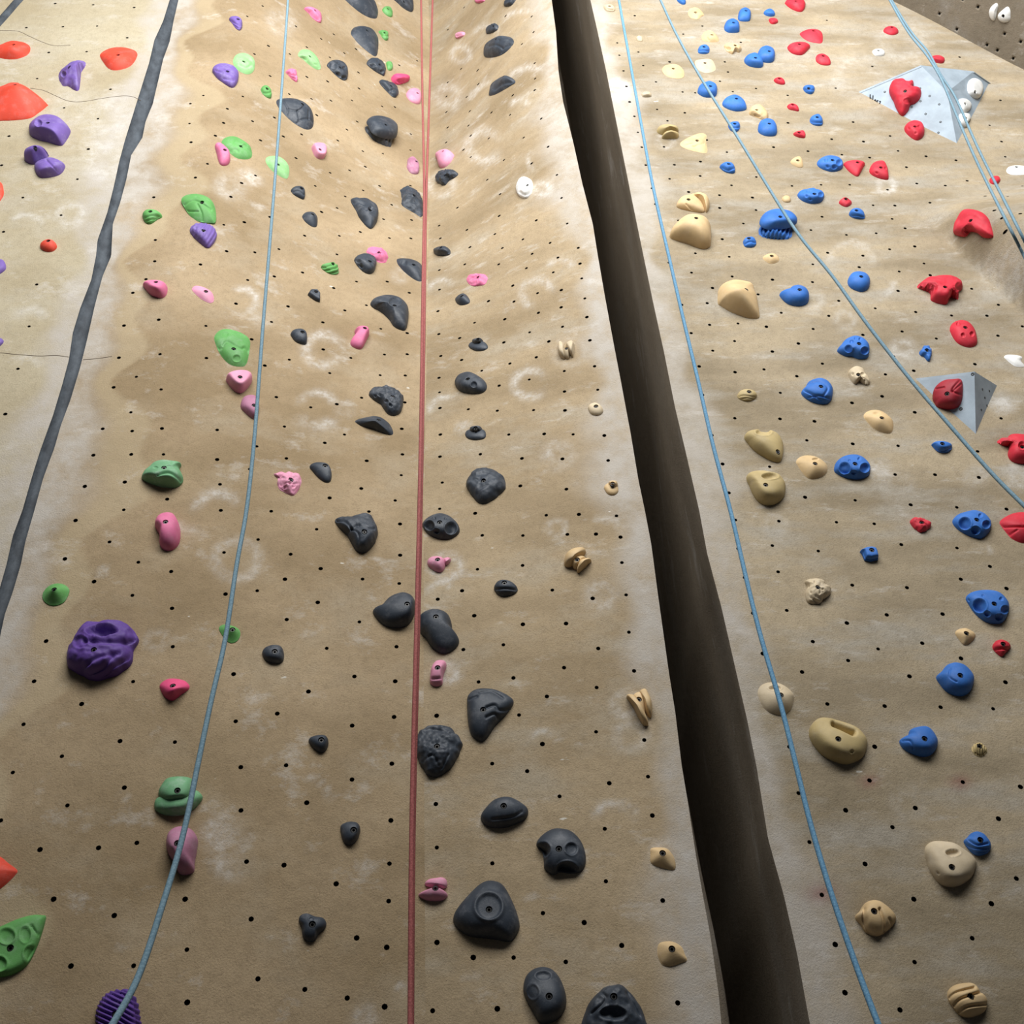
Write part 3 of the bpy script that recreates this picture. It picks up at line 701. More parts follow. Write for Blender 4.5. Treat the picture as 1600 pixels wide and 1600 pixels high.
# ------------------------------------------------------------------ grey wall volumes
def volume(crop, vdef, faces, label):
    """vdef: name -> (x, y, height over the wall) or (x, y, (three corner names)) for a corner lying in that plane"""
    P = np.array([pts(crop, '%g,%g' % v_[:2])[0] for v_ in vdef.values()]); c_ = (P.min(0) + P.max(0)) / 2
    o = hit(*c_); n = normal_at(o, 0.15); W = {}
    for (k, v_), q in zip(vdef.items(), P):
        if not isinstance(v_[2], tuple): W[k] = unproj(q[0], q[1], o, n, v_[2])
    for (k, v_), q in zip(vdef.items(), P):
        if isinstance(v_[2], tuple):
            a, b_, c2 = [W[t] for t in v_[2]]; pn = np.cross(b_ - a, c2 - a); W[k] = unproj(q[0], q[1], a, pn / np.linalg.norm(pn))
    U = np.cross(np.array([0, 0, 1.0]), n); U = -U / np.linalg.norm(U); V_ = np.cross(n, U); V_ = V_ if V_[2] > 0 else -V_
    R3 = np.stack([U, V_, n], 1)
    root = bpy.data.objects.new('wall_volume', None); COL.objects.link(root)
    root.matrix_world = Matrix.Translation(Vector(o)) @ Matrix(R3.tolist()).to_4x4()
    planes = []; mid = sum(W.values()) / len(W) - n * 0.05
    for f in faces:
        Q = [W[k] for k in f]; fn = np.cross(Q[1] - Q[0], Q[2] - Q[0]); fn /= np.linalg.norm(fn)
        if fn @ (Q[0] - mid) < 0: fn = -fn; Q = Q[::-1]
        m_ = len(Q); V3 = [(q - o) @ R3 for q in Q] + [((q - fn * 0.012) - o) @ R3 for q in Q]
        fs_ = [list(range(m_)), [m_ + i for i in range(m_)][::-1]] + [[(i + 1) % m_, i, m_ + i, m_ + (i + 1) % m_] for i in range(m_)]
        fo = link('panel', V3, fs_, M_VOL, root, smooth=False)
        planes.append((Q[0], fn))
    tag(root, label, 'wall volume', 'grey faceted volumes')
    return root, planes, o, R3

def face_bolts(root, o, R3, plane, crop, s, scale=0.7):
    a, fn = plane
    q = Vector((fn @ R3).tolist()).to_track_quat('Z', 'Y')
    for p in pts(crop, s):
        w3 = unproj(p[0], p[1], a, fn, -0.0035)
        bo = bpy.data.objects.new('bolt', BOLT); COL.objects.link(bo); bo.parent = root
        bo.location = Vector(((w3 - o) @ R3).tolist()); bo.rotation_mode = 'QUATERNION'; bo.rotation_quaternion = q; bo.scale = (scale,) * 3

vol1, pl1, vo1, vR1 = volume('30', dict(l=(538, 586, -.01), b=(1187, 936, -.01), r=(1407, 530, -.01), t=(955, 408, .13), u=(1285, 446, .07), a=(1120, 575, ('l', 'b', 't'))),
    [('l', 't', 'a', 'b'), ('t', 'u', 'a'), ('a', 'u', 'r'), ('a', 'r', 'b'), ('l', 'u', 't'), ('l', 'r', 'u')], 'large grey faceted volume with handwriting, under the blue ropes')
vol2, pl2, vo2, vR2 = volume('31', dict(l=(882, 770, -.01), b=(1300, 1152, -.01), r=(1440, 815, -.01), a=(1290, 722, .10)),
    [('l', 'a', 'b'), ('a', 'r', 'b'), ('l', 'r', 'a')], 'small grey triangular volume carrying one dark red hold')
face_bolts(vol1, vo1, vR1, pl1[0], '30', "730,577 950,555 1010,603 953,635 1070,655 898,673 985,715 1078,765 1065,832", 0.75)
face_bolts(vol1, vo1, vR1, pl1[3], '30', "1330,590 1245,830", 0.7)
face_bolts(vol2, vo2, vR2, pl2[0], '31', "906,787 1207,957 1280,740", 0.8)
face_bolts(vol2, vo2, vR2, pl2[1], '31', "1335,835 1378,845 1350,888 1363,937 1328,963", 0.6)
# handwriting on the left face
m_ink = plain('marker ink', (0.02, 0.02, 0.025), 0.7, 0.2)
a_, fn_ = pl1[0]
glyphs = ([(0, 1), (0, .5), (0, 0), (.35, 0), (.55, .22), (.35, .48), (0, .4)], [(.2, 1), (.2, .5), (.2, 0)],
          [(.3, .5), (.05, .35), (.05, .1), (.3, 0), (.55, .15), (.5, .4), (.3, .5)], [(.55, .45), (.2, .5), (.05, .2), (.25, 0), (.55, .05)],
          [(.05, .5), (.5, .5), (.3, .25), (.05, 0), (.35, .02), (.6, 0)])
for i, gl in enumerate(glyphs):
    line = np.array([(CR['30'][0] + (636 + (i + x) * 14.5 + 2.5 * y) / 4, CR['30'][1] + (629 + (i + x) * 5.6 - 38 * y) / 4) for x, y in gl])
    Q = [unproj(*p, a_, fn_, 0.0006) for p in catmull(line, 5, False)]
    tube('lettering', [(q - vo1) @ vR1 for q in Q], 0.0030, m_ink, vol1, 5)

# ------------------------------------------------------------------ holds on the walls (positions noted from the photograph)
G = lambda s, w=7, d=0.006: ('g', s, w, d)
D = lambda x, y, r, r2=None, k=0.8: ('d', x, y, r, r2 or r, k)
R_ = lambda a, s, d: ('r', a, s, d)
# --- far left panel
hold('00', 'orange red', "-60,320 0,285 40,260 90,255 160,272 190,310 175,345 110,368 40,370 -30,355", '85,283', 'pale red low dome hold at the left edge, highest red one there', 0.26, 'low')
hold('00', 'orange red', "625,350 680,305 760,295 840,320 858,360 820,415 750,438 690,435 650,400", '738,347', 'smooth orange-red dome hold just left of the dark joint near the top', 0.22, 'low')
hold('00', 'purple', "365,490 395,440 430,400 480,380 530,385 535,420 515,470 510,520 500,565 470,565 430,545 390,540", '430,412', 'purple fin-shaped hold between two orange-red domes at upper left', 0.5, 'jug', [D(395,460,18)], '500,415', na=.06)
hold('00', 'orange red', "-90,600 20,520 95,515 130,530 290,660 290,680 240,715 180,745 30,755 -90,740", '95,535', 'largest orange-red wedge hold, cut by the left edge above the purple holds', 0.34, 'jug')
hold('00', 'purple', "185,850 190,790 240,725 310,715 370,740 430,810 440,840 400,900 370,910 290,890 240,880", '300,775', 'fat purple jug hold with a finger pocket and dark underside', 0.42, 'dome', [D(240,770,22)], '290,800')
hold('00', 'purple', "150,980 170,945 220,915 275,912 305,940 300,985 260,1010 210,1030 160,1010|215,1060 230,1020 290,985 340,990 400,1030 405,1060 370,1095 290,1112 240,1105", '258,980', 'purple two-lobed bone-shaped hold below the fat purple jug', 0.4, 'dome', [G("290,1000 330,1040 370,1080")], ks=[1.1, .7])
hold('00', 'orange red', "-60,1150 0,1138 22,1190 15,1240 -60,1310", None, 'sliver of an orange-red hold at the left edge beneath purple holds', 0.2)
hold('00', 'orange red', "250,1545 265,1510 300,1494 340,1510 357,1545 335,1570 300,1576 265,1565", '302,1507', 'small round orange-red knob on the pale left panel', 0.42)
hold('F', 'purple', "-12,410 2,405 9,415 7,424 -12,432", None, 'purple hold sliver at the left edge, just below the red knob', 0.3)
hold('F', 'purple', "-12,528 2,529 5,537 -12,547", None, 'tiny purple sliver at the left edge halfway up the pale panel', 0.3)
hold('03', 'orange red', "-120,580 -60,540 0,560 50,600 108,645 95,675 30,735 -30,765 -120,740", None, 'red-orange wedge poking in from the left edge near the bottom', 0.3, 'jug')
# --- left side of the corner: green, purple and pink
hold('00', 'purple', "1433,120 1445,103 1480,102 1510,130 1513,170 1495,188 1465,170", '1488,122', 'small purple grooved hold nearest the top of the left corner wall', 0.36, 'dome', [G("1445,130 1500,160", 5), G("1450,150 1490,175", 5)])
hold('00', 'pale green', "1457,385 1480,345 1530,332 1580,360 1592,400 1585,445 1550,465 1500,450 1465,420", '1523,387', 'pale green rounded hold with carved arcs touching a purple one', 0.26, 'low', [G("1500,405 1540,420 1570,405"), G("1490,360 1530,350 1560,370")])
hold('00', 'purple', "1328,440 1350,405 1400,395 1460,415 1490,460 1485,510 1455,543 1410,530 1360,495", '1422,450', 'purple slotted hold directly below the pale green rounded one', 0.28, 'dome', [G("1350,440 1390,450", 6), G("1400,490 1460,500", 8), G("1370,425 1400,430", 5)])
hold('00', 'green', "1385,890 1420,858 1480,857 1550,905 1573,950 1570,985 1530,997 1470,985 1410,935", '1505,917', 'mid green flat oval hold right beside a slim pink one', 0.2, 'low', [D(1450,880,22,16,.3), D(1530,915,20,16,.3), G("1440,950 1470,930 1490,945")])
hold('00', 'pink', "1343,910 1360,890 1390,905 1430,960 1438,1010 1415,1035 1375,1030 1355,980", '1405,940', 'slim pink teardrop hold against the mid green oval', 0.42)
hold('00', 'pale green', "1133,1260 1165,1220 1240,1213 1310,1245 1345,1310 1347,1385 1310,1392 1240,1385 1180,1345", '1263,1265', 'large green leaf-veined dome above a purple hold', 0.25, 'low', [G("1140,1290 1220,1250 1320,1310", 6), G("1235,1275 1260,1330 1265,1385", 6), G("1170,1320 1240,1320", 5)], mat='green')
hold('00', 'green', "890,1350 910,1312 950,1308 990,1325 1015,1357 985,1375 940,1402 905,1390", '940,1325', 'small bright green ridged hold nearest the dark joint', 0.42, 'dome', [G("905,1360 950,1345 1010,1358", 6), G("910,1380 950,1368 990,1370", 6)])
hold('00', 'purple', "1185,1440 1210,1400 1270,1392 1330,1415 1355,1465 1345,1515 1300,1553 1250,1525 1200,1480", '1272,1443', 'purple scratched dome hold tucked under the leaf-veined green dome', 0.34, 'dome', [R_(60, 6, .004), D(1222,1420,9)])
hold('10', 'pink', "300,48 340,45 390,75 410,110 405,143 370,130 335,100", '370,68', 'pink crescent hold at the top beside the left blue rope', 0.34, 'dome', [G("325,75 360,95 385,115", 14, .01)])
hold('10', 'pale green', "262,350 290,312 340,315 380,360 405,425 380,435 340,415 295,380", '337,355', 'pale green pointed hold right of the left blue rope near the top', 0.24, 'low', [D(305,360,22,22,.3), G("370,400 385,405 395,425", 5)])
hold('10', 'pink', "185,450 215,427 250,445 258,510 235,505 205,480", None, 'small ragged pink hold touching the left blue rope', 0.36, 'dome', [G("195,455 250,470", 6), G("205,475 250,490", 6)], na=.12, ns=.2)
hold('10', 'green', "28,565 45,535 75,535 95,570 95,612 70,612 40,590", '70,555', 'tiny green faceted hold left of the blue rope, level with its pink neighbour', 0.4, 'dome', [G("40,580 90,575", 6)], na=.1)
hold('10', 'pale green', "60,1000 80,980 140,978 185,1010 207,1060 200,1110 175,1115 110,1080 70,1040", '138,1030', 'pale green oval hold crossed by the left blue rope', 0.22, 'low', [G("75,1000 90,990 105,998", 5)])
hold('10', 'light pink', "347,935 355,900 390,890 430,900 443,940 435,985 405,996 370,980", '400,938', 'light pink flat-topped round button hold', 0.42, 'flat')
hold('01', 'pink', "893,185 910,155 960,150 1020,165 1047,200 1040,245 1010,265 960,255 930,235", '975,165', 'bright pink overhanging shelf hold casting a dark shadow', 0.55, 'dome', apex='965,180')
hold('01', 'light pink', "1200,205 1225,187 1280,200 1325,235 1337,280 1310,295 1255,270 1210,230", '1287,222', 'flat light pink lozenge hold beside the bright pink shelf', 0.2, 'low')
hold('01', 'green', "1340,530 1350,490 1390,460 1450,462 1520,490 1560,530 1560,590 1540,675 1500,692 1430,675 1370,610", '1460,583', 'large two-tone green shield hold with carved circles and a wavy line', 0.2, 'low', [D(1408,488,20,18,.3), D(1480,640,24,22,.35), G("1350,590 1385,572", 8), G("1395,555 1420,530 1465,555 1510,575 1530,570 1555,600", 8, .008)])
hold('01', 'light pink', "1413,775 1430,740 1490,713 1550,720 1577,760 1560,810 1510,858 1460,840", '1500,762', 'pink cylinder hold with a slanted flat face below the green shield', 0.5, 'flat')
hold('F', 'pink', "376,637 380,622 390,617 401,620 405,636 402,650 396,655 383,646", '397,634', 'pink rounded stub half hidden by the left blue rope', 0.42, mat='mauve')
hold('01', 'jade green', "888,1385 930,1330 960,1290 1010,1273 1080,1280 1130,1295 1120,1340 1145,1395 1135,1430 1090,1450 1000,1445 900,1410", '1025,1325', 'green fish-head hold with a frowning groove and deep shadow', 0.46, 'dome', [G("985,1365 1050,1350 1100,1375 1140,1415", 9, .010), D(972,1322,16,9,.4), D(1055,1315,16,9,.4)], '1020,1380')
hold('02', 'pink', "968,90 985,30 1030,3 1080,10 1110,60 1128,130 1120,200 1080,240 1030,240 1000,210 1000,160", '1035,67', 'bright pink drooping thumb-like hold under the green fish-head', 0.62, 'dome')
hold('02', 'jade green', "265,540 285,480 325,450 380,450 425,480 433,520 400,570 340,588 290,575", '335,480', 'dark green limpet-shaped knob near the lower end of the joint', 0.5, 'cone', mat='green')
hold('02', 'deep purple', "422,890 450,830 470,760 530,690 620,680 720,685 790,710 860,790 862,830 835,900 820,960 770,1000 720,1025 620,1053 540,1045 490,1020 430,980", '588,865', 'very large craggy purple hold with a deep scooped pocket', 0.36, 'dome', [D(635,738,100,36,1.0), D(500,810,45,40,.4), D(820,770,35,40,.3), G("520,960 620,900 740,880", 16, .012), G("560,1010 650,970 700,900", 12, .01), G("640,1030 720,960 830,900", 12, .01), G("520,800 640,810 850,800", 14, .012)], na=.075, ns=.2)
hold('02', 'green', "1368,735 1385,708 1430,705 1490,735 1502,775 1480,810 1440,820 1400,790", '1452,730', 'small green limpet knob crossed by the left blue rope', 0.42, 'cone')
hold('02', 'hot pink', "998,1105 1010,1070 1050,1043 1110,1045 1160,1065 1185,1110 1130,1150 1080,1180 1030,1160", '1078,1080', 'hot pink lip-shaped wedge hold with a black-shadowed underside', 0.5, 'jug', apex='1085,1105')
hold('03', 'jade green', "965,250 985,190 1100,200 1200,200 1225,140 1260,165 1265,200 1230,250 1150,295 1050,298 990,280|990,180 1010,110 1040,65 1110,52 1180,60 1210,90 1220,170 1190,225 1110,240 1030,232", '1110,145', 'jade green capped hold above the mauve one by the rope', 0.42, 'dome', ks=[.75, 1.0], bl=1, names=['shelf', 'cap'])
hold('03', 'mauve', "1040,500 1045,420 1085,375 1140,365 1200,390 1235,450 1235,520 1220,600 1215,650 1170,670 1120,660 1095,600 1060,560", '1110,475', 'dusty mauve drooping hold crossed by the blue rope near the bottom', 0.66, 'dome')
hold('03', 'green', "-120,1040 0,995 100,950 200,920 270,920 288,935 262,1050 235,1130 180,1230 100,1285 0,1310 -120,1290", '65,1127', 'big green leaf-shaped plate with round dishes at the lower left corner', 0.14, 'flat', [D(40,1050,52,48,.3), D(158,1040,34,50,.3), D(195,1160,46,50,.3), D(-5,1225,46,46,.35), G("195,985 225,1030 262,1052", 8)])
hold('03', 'deep purple', "595,1600 600,1500 640,1420 700,1385 770,1378 820,1400 860,1470 880,1560 890,1650 850,1720 740,1750 620,1700", '720,1540', 'ridged purple hold cut by the bottom edge under the blue rope', 0.42, 'dome', [R_(-25, 7.5, .011)])
# --- left side of the corner: black, greens and pinks
hold('10', 'black', "545,0 560,-60 640,-70 720,-20 760,60 760,100 745,118 690,105 620,65", '650,-30', 'large black dome hold cut by the top edge', 0.26, 'low')
hold('10', 'green', "788,70 805,42 840,42 853,75 850,107 820,100", '825,58', 'topmost small green dot hold between two black ones at the top', 0.34)
hold('10', 'black', "860,0 880,-30 930,-40 975,0 986,50 975,77 930,60 890,30", '925,12', 'black lumpy hold cut by the top edge beside the red ropes', 0.28, 'dome', na=.08)
hold('10', 'black', "592,210 620,170 680,163 735,185 762,240 763,310 750,353 715,340 650,290 610,250", '693,195', 'large smooth black egg hold near the top of the left corner wall', 0.26, 'low')
hold('10', 'green', "765,200 790,187 820,195 828,230 820,253 795,245", '805,208', 'small green crinkled hold at the right tip of the black egg', 0.36, 'dome', [G("775,220 825,225", 6)], na=.1)
hold('10', 'black', "442,410 470,380 520,375 560,400 575,450 570,495 545,503 505,480 460,440", '525,425', 'black pitted hold with five pockets, right of the pale green pointed one', 0.28, 'dome', [D(480,415,26), D(553,425,14), D(515,468,18), D(550,485,14), D(513,396,9)])
hold('10', 'black', "690,405 720,368 760,362 795,390 810,430 805,475 780,468 730,440", '772,408', 'black craggy hold with a tiny green hold behind it', 0.3, 'dome', [D(730,405,20,12), D(790,445,12), D(760,385,8)], na=.08)
hold('10', 'green', "812,400 822,383 850,388 856,420 848,440 822,437", '835,398', 'tiny green hold peeking out beside the black craggy one', 0.36, na=.1)
hold('10', 'hot pink', "845,490 870,463 930,460 960,480 955,510 915,525 880,530 850,512", None, 'hot pink curled jug next to the red ropes near the top', 0.5, 'dome', [D(900,505,22,14,.5)])
hold('10', 'black', "768,505 800,503 850,515 888,560 890,590 865,612 830,590 785,545", '845,540', 'black cracked hold just below the hot pink curled jug', 0.26, 'dome', [G("790,530 830,560 870,555", 8, .008), G("830,560 850,595", 7)], na=.08)
hold('10', 'light pink', "938,600 960,560 1000,550 1030,575 1030,640 1010,652 965,635", '1010,585', 'smooth light pink egg hold touching the red ropes', 0.36)
hold('10', 'black', "127,640 150,617 220,615 300,650 350,710 360,770 345,805 300,808 220,765 150,700", '290,655', 'big black turtle-shell hold crossed by the left blue rope', 0.26, 'low', [G("170,625 200,680 190,720", 5), G("200,680 260,690 300,660", 5), G("260,690 270,750 250,775", 5), G("270,750 330,740 355,760", 5), G("330,740 330,690", 5)])
hold('10', 'black', "680,830 690,790 750,800 840,840 860,890 840,922 790,912 720,880|690,770 720,730 780,723 850,750 885,800 880,855 850,870 790,865 720,835", '810,785', 'glossy black mushroom-capped hold with a fluted skirt', 0.5, ('jug', 'dome'), [], lf={0: [R_(80, 7, .006)]}, ks=[.55, .55], z0=[0, .42], bl=1, names=['skirt', 'cap'])
hold('10', 'black', "217,1190 240,1165 285,1165 305,1195 303,1245 270,1238 230,1215", '285,1180', 'small black chip just right of the pale green oval', 0.4, 'dome', [G("235,1200 265,1190 300,1215", 6)])
hold('10', 'black', "288,1360 315,1328 360,1325 383,1360 380,1415 350,1418 305,1390", '355,1340', 'small black cone hold right of the rope, second below the pale green oval', 0.46, 'jug')
hold('10', 'black', "590,1250 620,1233 690,1240 745,1275 765,1320 760,1390 730,1428 705,1430 660,1390 620,1330", '718,1305', 'large black hold with rippled left end and a dark bolt pocket', 0.32, 'dome', [G("600,1270 640,1260 680,1275", 7), G("620,1310 660,1290 690,1310", 7), D(718,1305,18)], na=.05)
hold('10', 'black', "900,1190 920,1175 960,1167 1010,1200 1040,1260 1045,1310 1035,1360 980,1330 910,1290 905,1230", '985,1230', 'black ragged-edged hold wedged against the red ropes', 0.28, 'low', na=.09, ns=.2)
hold('10', 'pink', "945,1030 955,990 985,978 1005,1010 1020,1070 1010,1090 970,1085 943,1055", '1003,1012', 'pink crumpled hold immediately left of the red ropes', 0.42, 'dome', [G("960,1020 1000,1060", 6)], mat='mauve')
hold('F', 'pink', "573,397 577,387 590,386 602,392 606,402 604,410 594,411 585,407", '592,396', 'pink crumpled flower-like hold above a round black one', 0.3, 'low', na=.12, ns=.2)
hold('11', 'green', "403,72 430,42 480,37 510,65 518,105 500,118 455,112", '480,48', 'small bright green striped hold in the middle of the left corner wall', 0.4, 'dome', [R_(15, 6, .006)])
hold('11', 'black', "613,40 630,5 680,-15 735,0 753,50 740,100 710,115 660,95", '710,38', 'round black hold with a chipped left rim, below the pink flower', 0.38, 'dome', [D(640,30,16,12), D(655,60,14)], na=.05)
hold('11', 'black', "877,30 895,15 960,18 1020,45 1043,90 1040,155 1000,155 930,110 890,70", '985,58', 'black pointed hold with a finger dish touching the red ropes', 0.28, 'low', [D(925,40,22,16)])
hold('11', 'black', "322,240 340,207 385,208 402,245 400,292 370,280 335,255", '375,225', 'small black square-cut chip below the bright green striped hold', 0.38, 'flat', sharp=True)
hold('11', 'black', "713,300 735,265 800,243 870,250 920,285 950,340 953,400 935,465 897,462 860,442 832,405 797,372 757,345 730,330", '868,308', 'large black crescent jug with a chalky dish on top', 0.34, 'dome', [D(868,288,38,28,.35)], '865,300')
hold('11', 'black', "215,490 235,460 285,455 315,485 318,545 295,555 250,540 225,515", '290,478', 'small smooth black knob left of a chalk ring, level with the pink stalk', 0.44)
hold('11', 'pink', "590,540 620,500 622,450 660,435 700,450 707,490 690,530 665,575 640,583 600,565", '680,455', 'pink leaning stalk hold below the black crescent jug', 0.55, 'dome')
hold('11', 'black', "705,870 725,830 790,815 850,820 890,855 920,905 910,970 870,1000 830,995 800,960 770,930 730,905", '855,882', 'black pockmarked kidney-shaped hold above the whale-shaped one', 0.3, 'dome', [D(815,910,12), D(770,870,10), D(840,935,12), D(800,860,9), D(745,875,9)], na=.07, ns=.18)
hold('11', 'black', "618,1045 640,1025 690,1010 740,1000 790,1015 840,1070 858,1110 840,1122 790,1110 720,1088 650,1070", '768,1020', 'smooth black whale-shaped shelf hold', 0.32, 'jug', apex='745,1050')
hold('11', 'black', "335,1320 355,1292 400,1290 450,1310 472,1360 465,1410 430,1415 380,1380", '432,1312', 'small black slanted button right of the pink crumpled hold', 0.34, 'dome')
hold('11', 'light pink', "115,1370 150,1348 185,1355 240,1355 260,1365 285,1410 275,1450 240,1495 200,1488 155,1470 135,1440 135,1395", '218,1398', 'pink crumpled hold like chewed gum, right of the rope', 0.3, 'low', [D(180,1445,14), D(235,1440,12), G("150,1430 200,1420 270,1420", 6), G("130,1385 160,1370", 6)], na=.12, ns=.18)
hold('12', 'black', "492,60 510,40 590,25 650,8 710,20 745,75 762,140 740,200 700,245 665,255 620,235 570,160 520,110", '677,130', 'large black faceted hold with raised star ridges', 0.34, 'dome', [G("500,50 560,60 600,100 640,70", 9, .008), G("600,100 570,130", 8), G("640,75 680,95 740,100", 8), G("600,100 640,140 640,220", 7), D(677,130,18)], na=.07, ns=.3)
hold('12', 'black', "730,630 780,600 830,535 900,502 960,515 995,570 990,650 950,710 880,728 810,715 760,680", '945,580', 'large smooth black bird-head hold just left of the red rope', 0.42, 'dome')
hold('12', 'black', "38,890 55,850 105,830 155,840 175,890 165,940 110,948 60,930", '117,873', 'small round black knob beside the rope, right of the green limpet', 0.44)
hold('12', 'black', "330,1440 340,1410 395,1393 440,1402 453,1450 435,1495 400,1505 360,1480", '408,1425', 'small black bud hold above the chalk arc', 0.5, 'dome')
hold('13', 'black', "527,390 535,355 585,335 635,345 652,385 640,440 610,475 580,485 545,460", '610,388', 'small black rounded knob right below the chalk arc', 0.5, 'dome')
hold('13', 'black', "268,960 275,925 315,908 370,930 420,940 440,975 430,1010 390,1045 370,1080 330,1087 295,1060 285,1000", '352,978', 'small black three-lobed hold near the bottom', 0.38, 'dome', [D(345,945,16,12,.4)])
# --- right side of the corner
hold('10', 'pink', "1365,0 1380,-18 1420,-18 1432,5 1400,20 1375,18", None, 'tiny pink hold cut by the top edge right of the red ropes', 0.3)
hold('10', 'light pink', "1245,215 1265,200 1300,200 1307,220 1280,238 1250,240", None, 'tiny light pink hold right of the red ropes near the top', 0.36, 'dome', [G("1255,225 1300,208", 6)])
hold('10', 'black', "1437,190 1450,160 1490,147 1515,165 1510,190 1470,208 1440,210", '1480,165', 'small black mottled hold above the second turtle-shell hold', 0.3, 'dome', na=.12, ns=.2)
hold('10', 'black', "1423,320 1440,270 1500,230 1570,225 1605,250 1605,290 1550,340 1480,360 1430,355", '1500,250', 'black turtle-shell oval hold right of the red ropes', 0.28, 'low', [G("1450,290 1500,280 1540,300", 5), G("1500,280 1520,250", 5), G("1540,300 1530,335", 5), G("1540,300 1590,280", 5)])
hold('10', 'black', "1457,580 1475,520 1530,475 1580,475 1615,500 1615,525 1560,560 1500,590 1460,598", '1545,480', 'sleek black swoosh-shaped hold on the upper right of the corner', 0.3, 'jug', [G("1490,555 1540,520 1600,510", 12, .008)])
hold('10', 'black', "1548,30 1565,-5 1610,-15 1625,5 1600,35 1560,42", None, 'small black hold cut by the top edge left of the slot', 0.34)
hold('10', 'light pink', "1120,970 1150,935 1200,935 1240,970 1225,1010 1185,1045 1150,1050 1135,1010", '1168,950', 'light pink tooth-shaped hold just right of the red ropes', 0.46, 'dome')
hold('10', 'black', "1122,1130 1140,1080 1190,1060 1245,1070 1265,1100 1240,1118 1210,1130 1180,1160 1140,1150", '1180,1100', 'black spongy hold below the light pink tooth', 0.34, 'dome', [D(1150,1125,9), D(1215,1085,10), D(1240,1095,7), D(1205,1110,7)], na=.1, ns=.16)
hold('20', 'white', "25,1165 40,1120 75,1105 115,1125 130,1165 125,1205 95,1240 60,1240 30,1210", '95,1160', 'white roundish hold with tan crust, alone left of the slot', 0.36, 'dome', [G("50,1200 80,1215 120,1195", 9)], na=.06)
hold('10', 'black', "1108,1575 1130,1543 1175,1538 1210,1560 1215,1590 1180,1600 1130,1598", '1155,1550', 'small black two-step nub right of the red rope, above a pink one', 0.5, 'dome', [G("1120,1575 1160,1580 1210,1575", 8)])
hold('11', 'pink', "1318,140 1345,115 1400,113 1445,135 1440,170 1410,185 1350,187 1322,165", '1385,133', 'flat pink crumpled hold right of the red rope', 0.22, 'low', na=.12, ns=.2)
hold('11', 'black', "1245,280 1260,245 1285,233 1310,245 1338,285 1320,303 1270,307", '1285,250', 'small black cone hold below the flat pink crumpled one', 0.46, 'jug')
hold('11', 'black', "1328,560 1350,535 1420,535 1450,570 1430,590 1380,595 1340,580|1350,540 1365,515 1410,513 1420,540 1400,560 1365,560", '1393,528', 'upper of two small black stepped buttons', 0.42, 'dome', ks=[.45, 1.0], bl=1, names=['flange', 'button'])
hold('11', 'black', "1242,800 1260,745 1310,723 1360,735 1430,790 1443,830 1410,858 1330,862 1270,845", '1325,773', 'black mitten-shaped hold with two holes between the stepped buttons', 0.34, 'dome', [D(1362,803,19)])
hold('11', 'black', "1307,1110 1330,1085 1410,1082 1435,1105 1430,1140 1370,1152 1320,1140|1335,1090 1350,1065 1400,1062 1415,1090 1400,1110 1350,1112", '1372,1077', 'lower of two small black stepped buttons', 0.42, 'dome', ks=[.45, 1.0], bl=1, names=['flange', 'button'])
hold('11', 'black', "1312,1425 1335,1365 1380,1330 1450,1327 1515,1350 1555,1400 1562,1450 1510,1510 1430,1550 1380,1540 1335,1480", '1422,1405', 'large black rounded rocky hold right of the red rope', 0.3, 'dome', na=.08, ns=.22)
hold('12', 'black', "1040,95 1060,50 1110,15 1165,8 1220,35 1265,90 1270,135 1220,168 1150,170 1080,145", '1148,68', 'black half-round hold with big round pockets against the red rope', 0.34, 'dome', [D(1083,85,31), D(1220,102,39), D(1130,120,17), D(1117,40,8), D(1185,40,9)])
hold('12', 'light pink', "1070,325 1085,285 1130,275 1180,300 1185,340 1160,378 1120,372 1085,350|1170,300 1195,282 1218,295 1212,320 1185,335", '1135,300', 'small pink speckled hold with a side knob, in chalk dust', 0.4, 'dome', ks=[1, .7], bl=0, na=.05)
hold('F', 'black', "772,922 777,908 790,906 803,912 809,923 800,930 783,932", '788,911', 'small black wrinkled stone-like hold right of the pink speckled one', 0.44, 'dome', [G("775,920 790,919 806,921", 1.8)])
hold('12', 'black', "1018,680 1030,640 1080,610 1140,608 1200,640 1222,700 1230,760 1268,800 1262,840 1220,875 1160,885 1100,850 1065,800 1030,760", '1125,660', 'large smooth black boot-shaped hold just right of the red rope', 0.44, 'dome')
hold('12', 'light pink', "1090,1030 1100,970 1130,930 1180,930 1190,970 1170,1040 1165,1080 1125,1092 1090,1075", '1135,975', 'small upright pink hold below the black boot', 0.6, 'dome', [G("1100,1040 1170,1035", 8)])
hold('12', 'black', "1320,1210 1325,1150 1370,1110 1440,1102 1510,1115 1590,1160 1610,1200 1570,1270 1500,1340 1440,1420 1400,1433 1350,1400 1328,1330", '1420,1238', 'large black triangular hold with carved wavy lines', 0.3, 'dome', [G("1440,1220 1490,1205 1520,1235 1590,1235", 9, .007), G("1440,1280 1490,1260 1520,1290 1560,1285", 9, .007), G("1400,1125 1470,1120 1540,1160", 9, .007), G("1330,1170 1380,1150", 7)])
hold('F', 'black', "648,1170 655,1145 670,1135 690,1132 705,1137 718,1155 722,1170 712,1190 700,1205 683,1215 668,1210 655,1195", '683,1168', 'large black rocky roundel with an arched rim, against the red rope', 0.3, 'dome', [G("663,1142 680,1138 705,1148", 2.5, .008), G("660,1190 675,1180 685,1195", 2), G("700,1180 690,1200", 2)], na=.08, ns=.2)
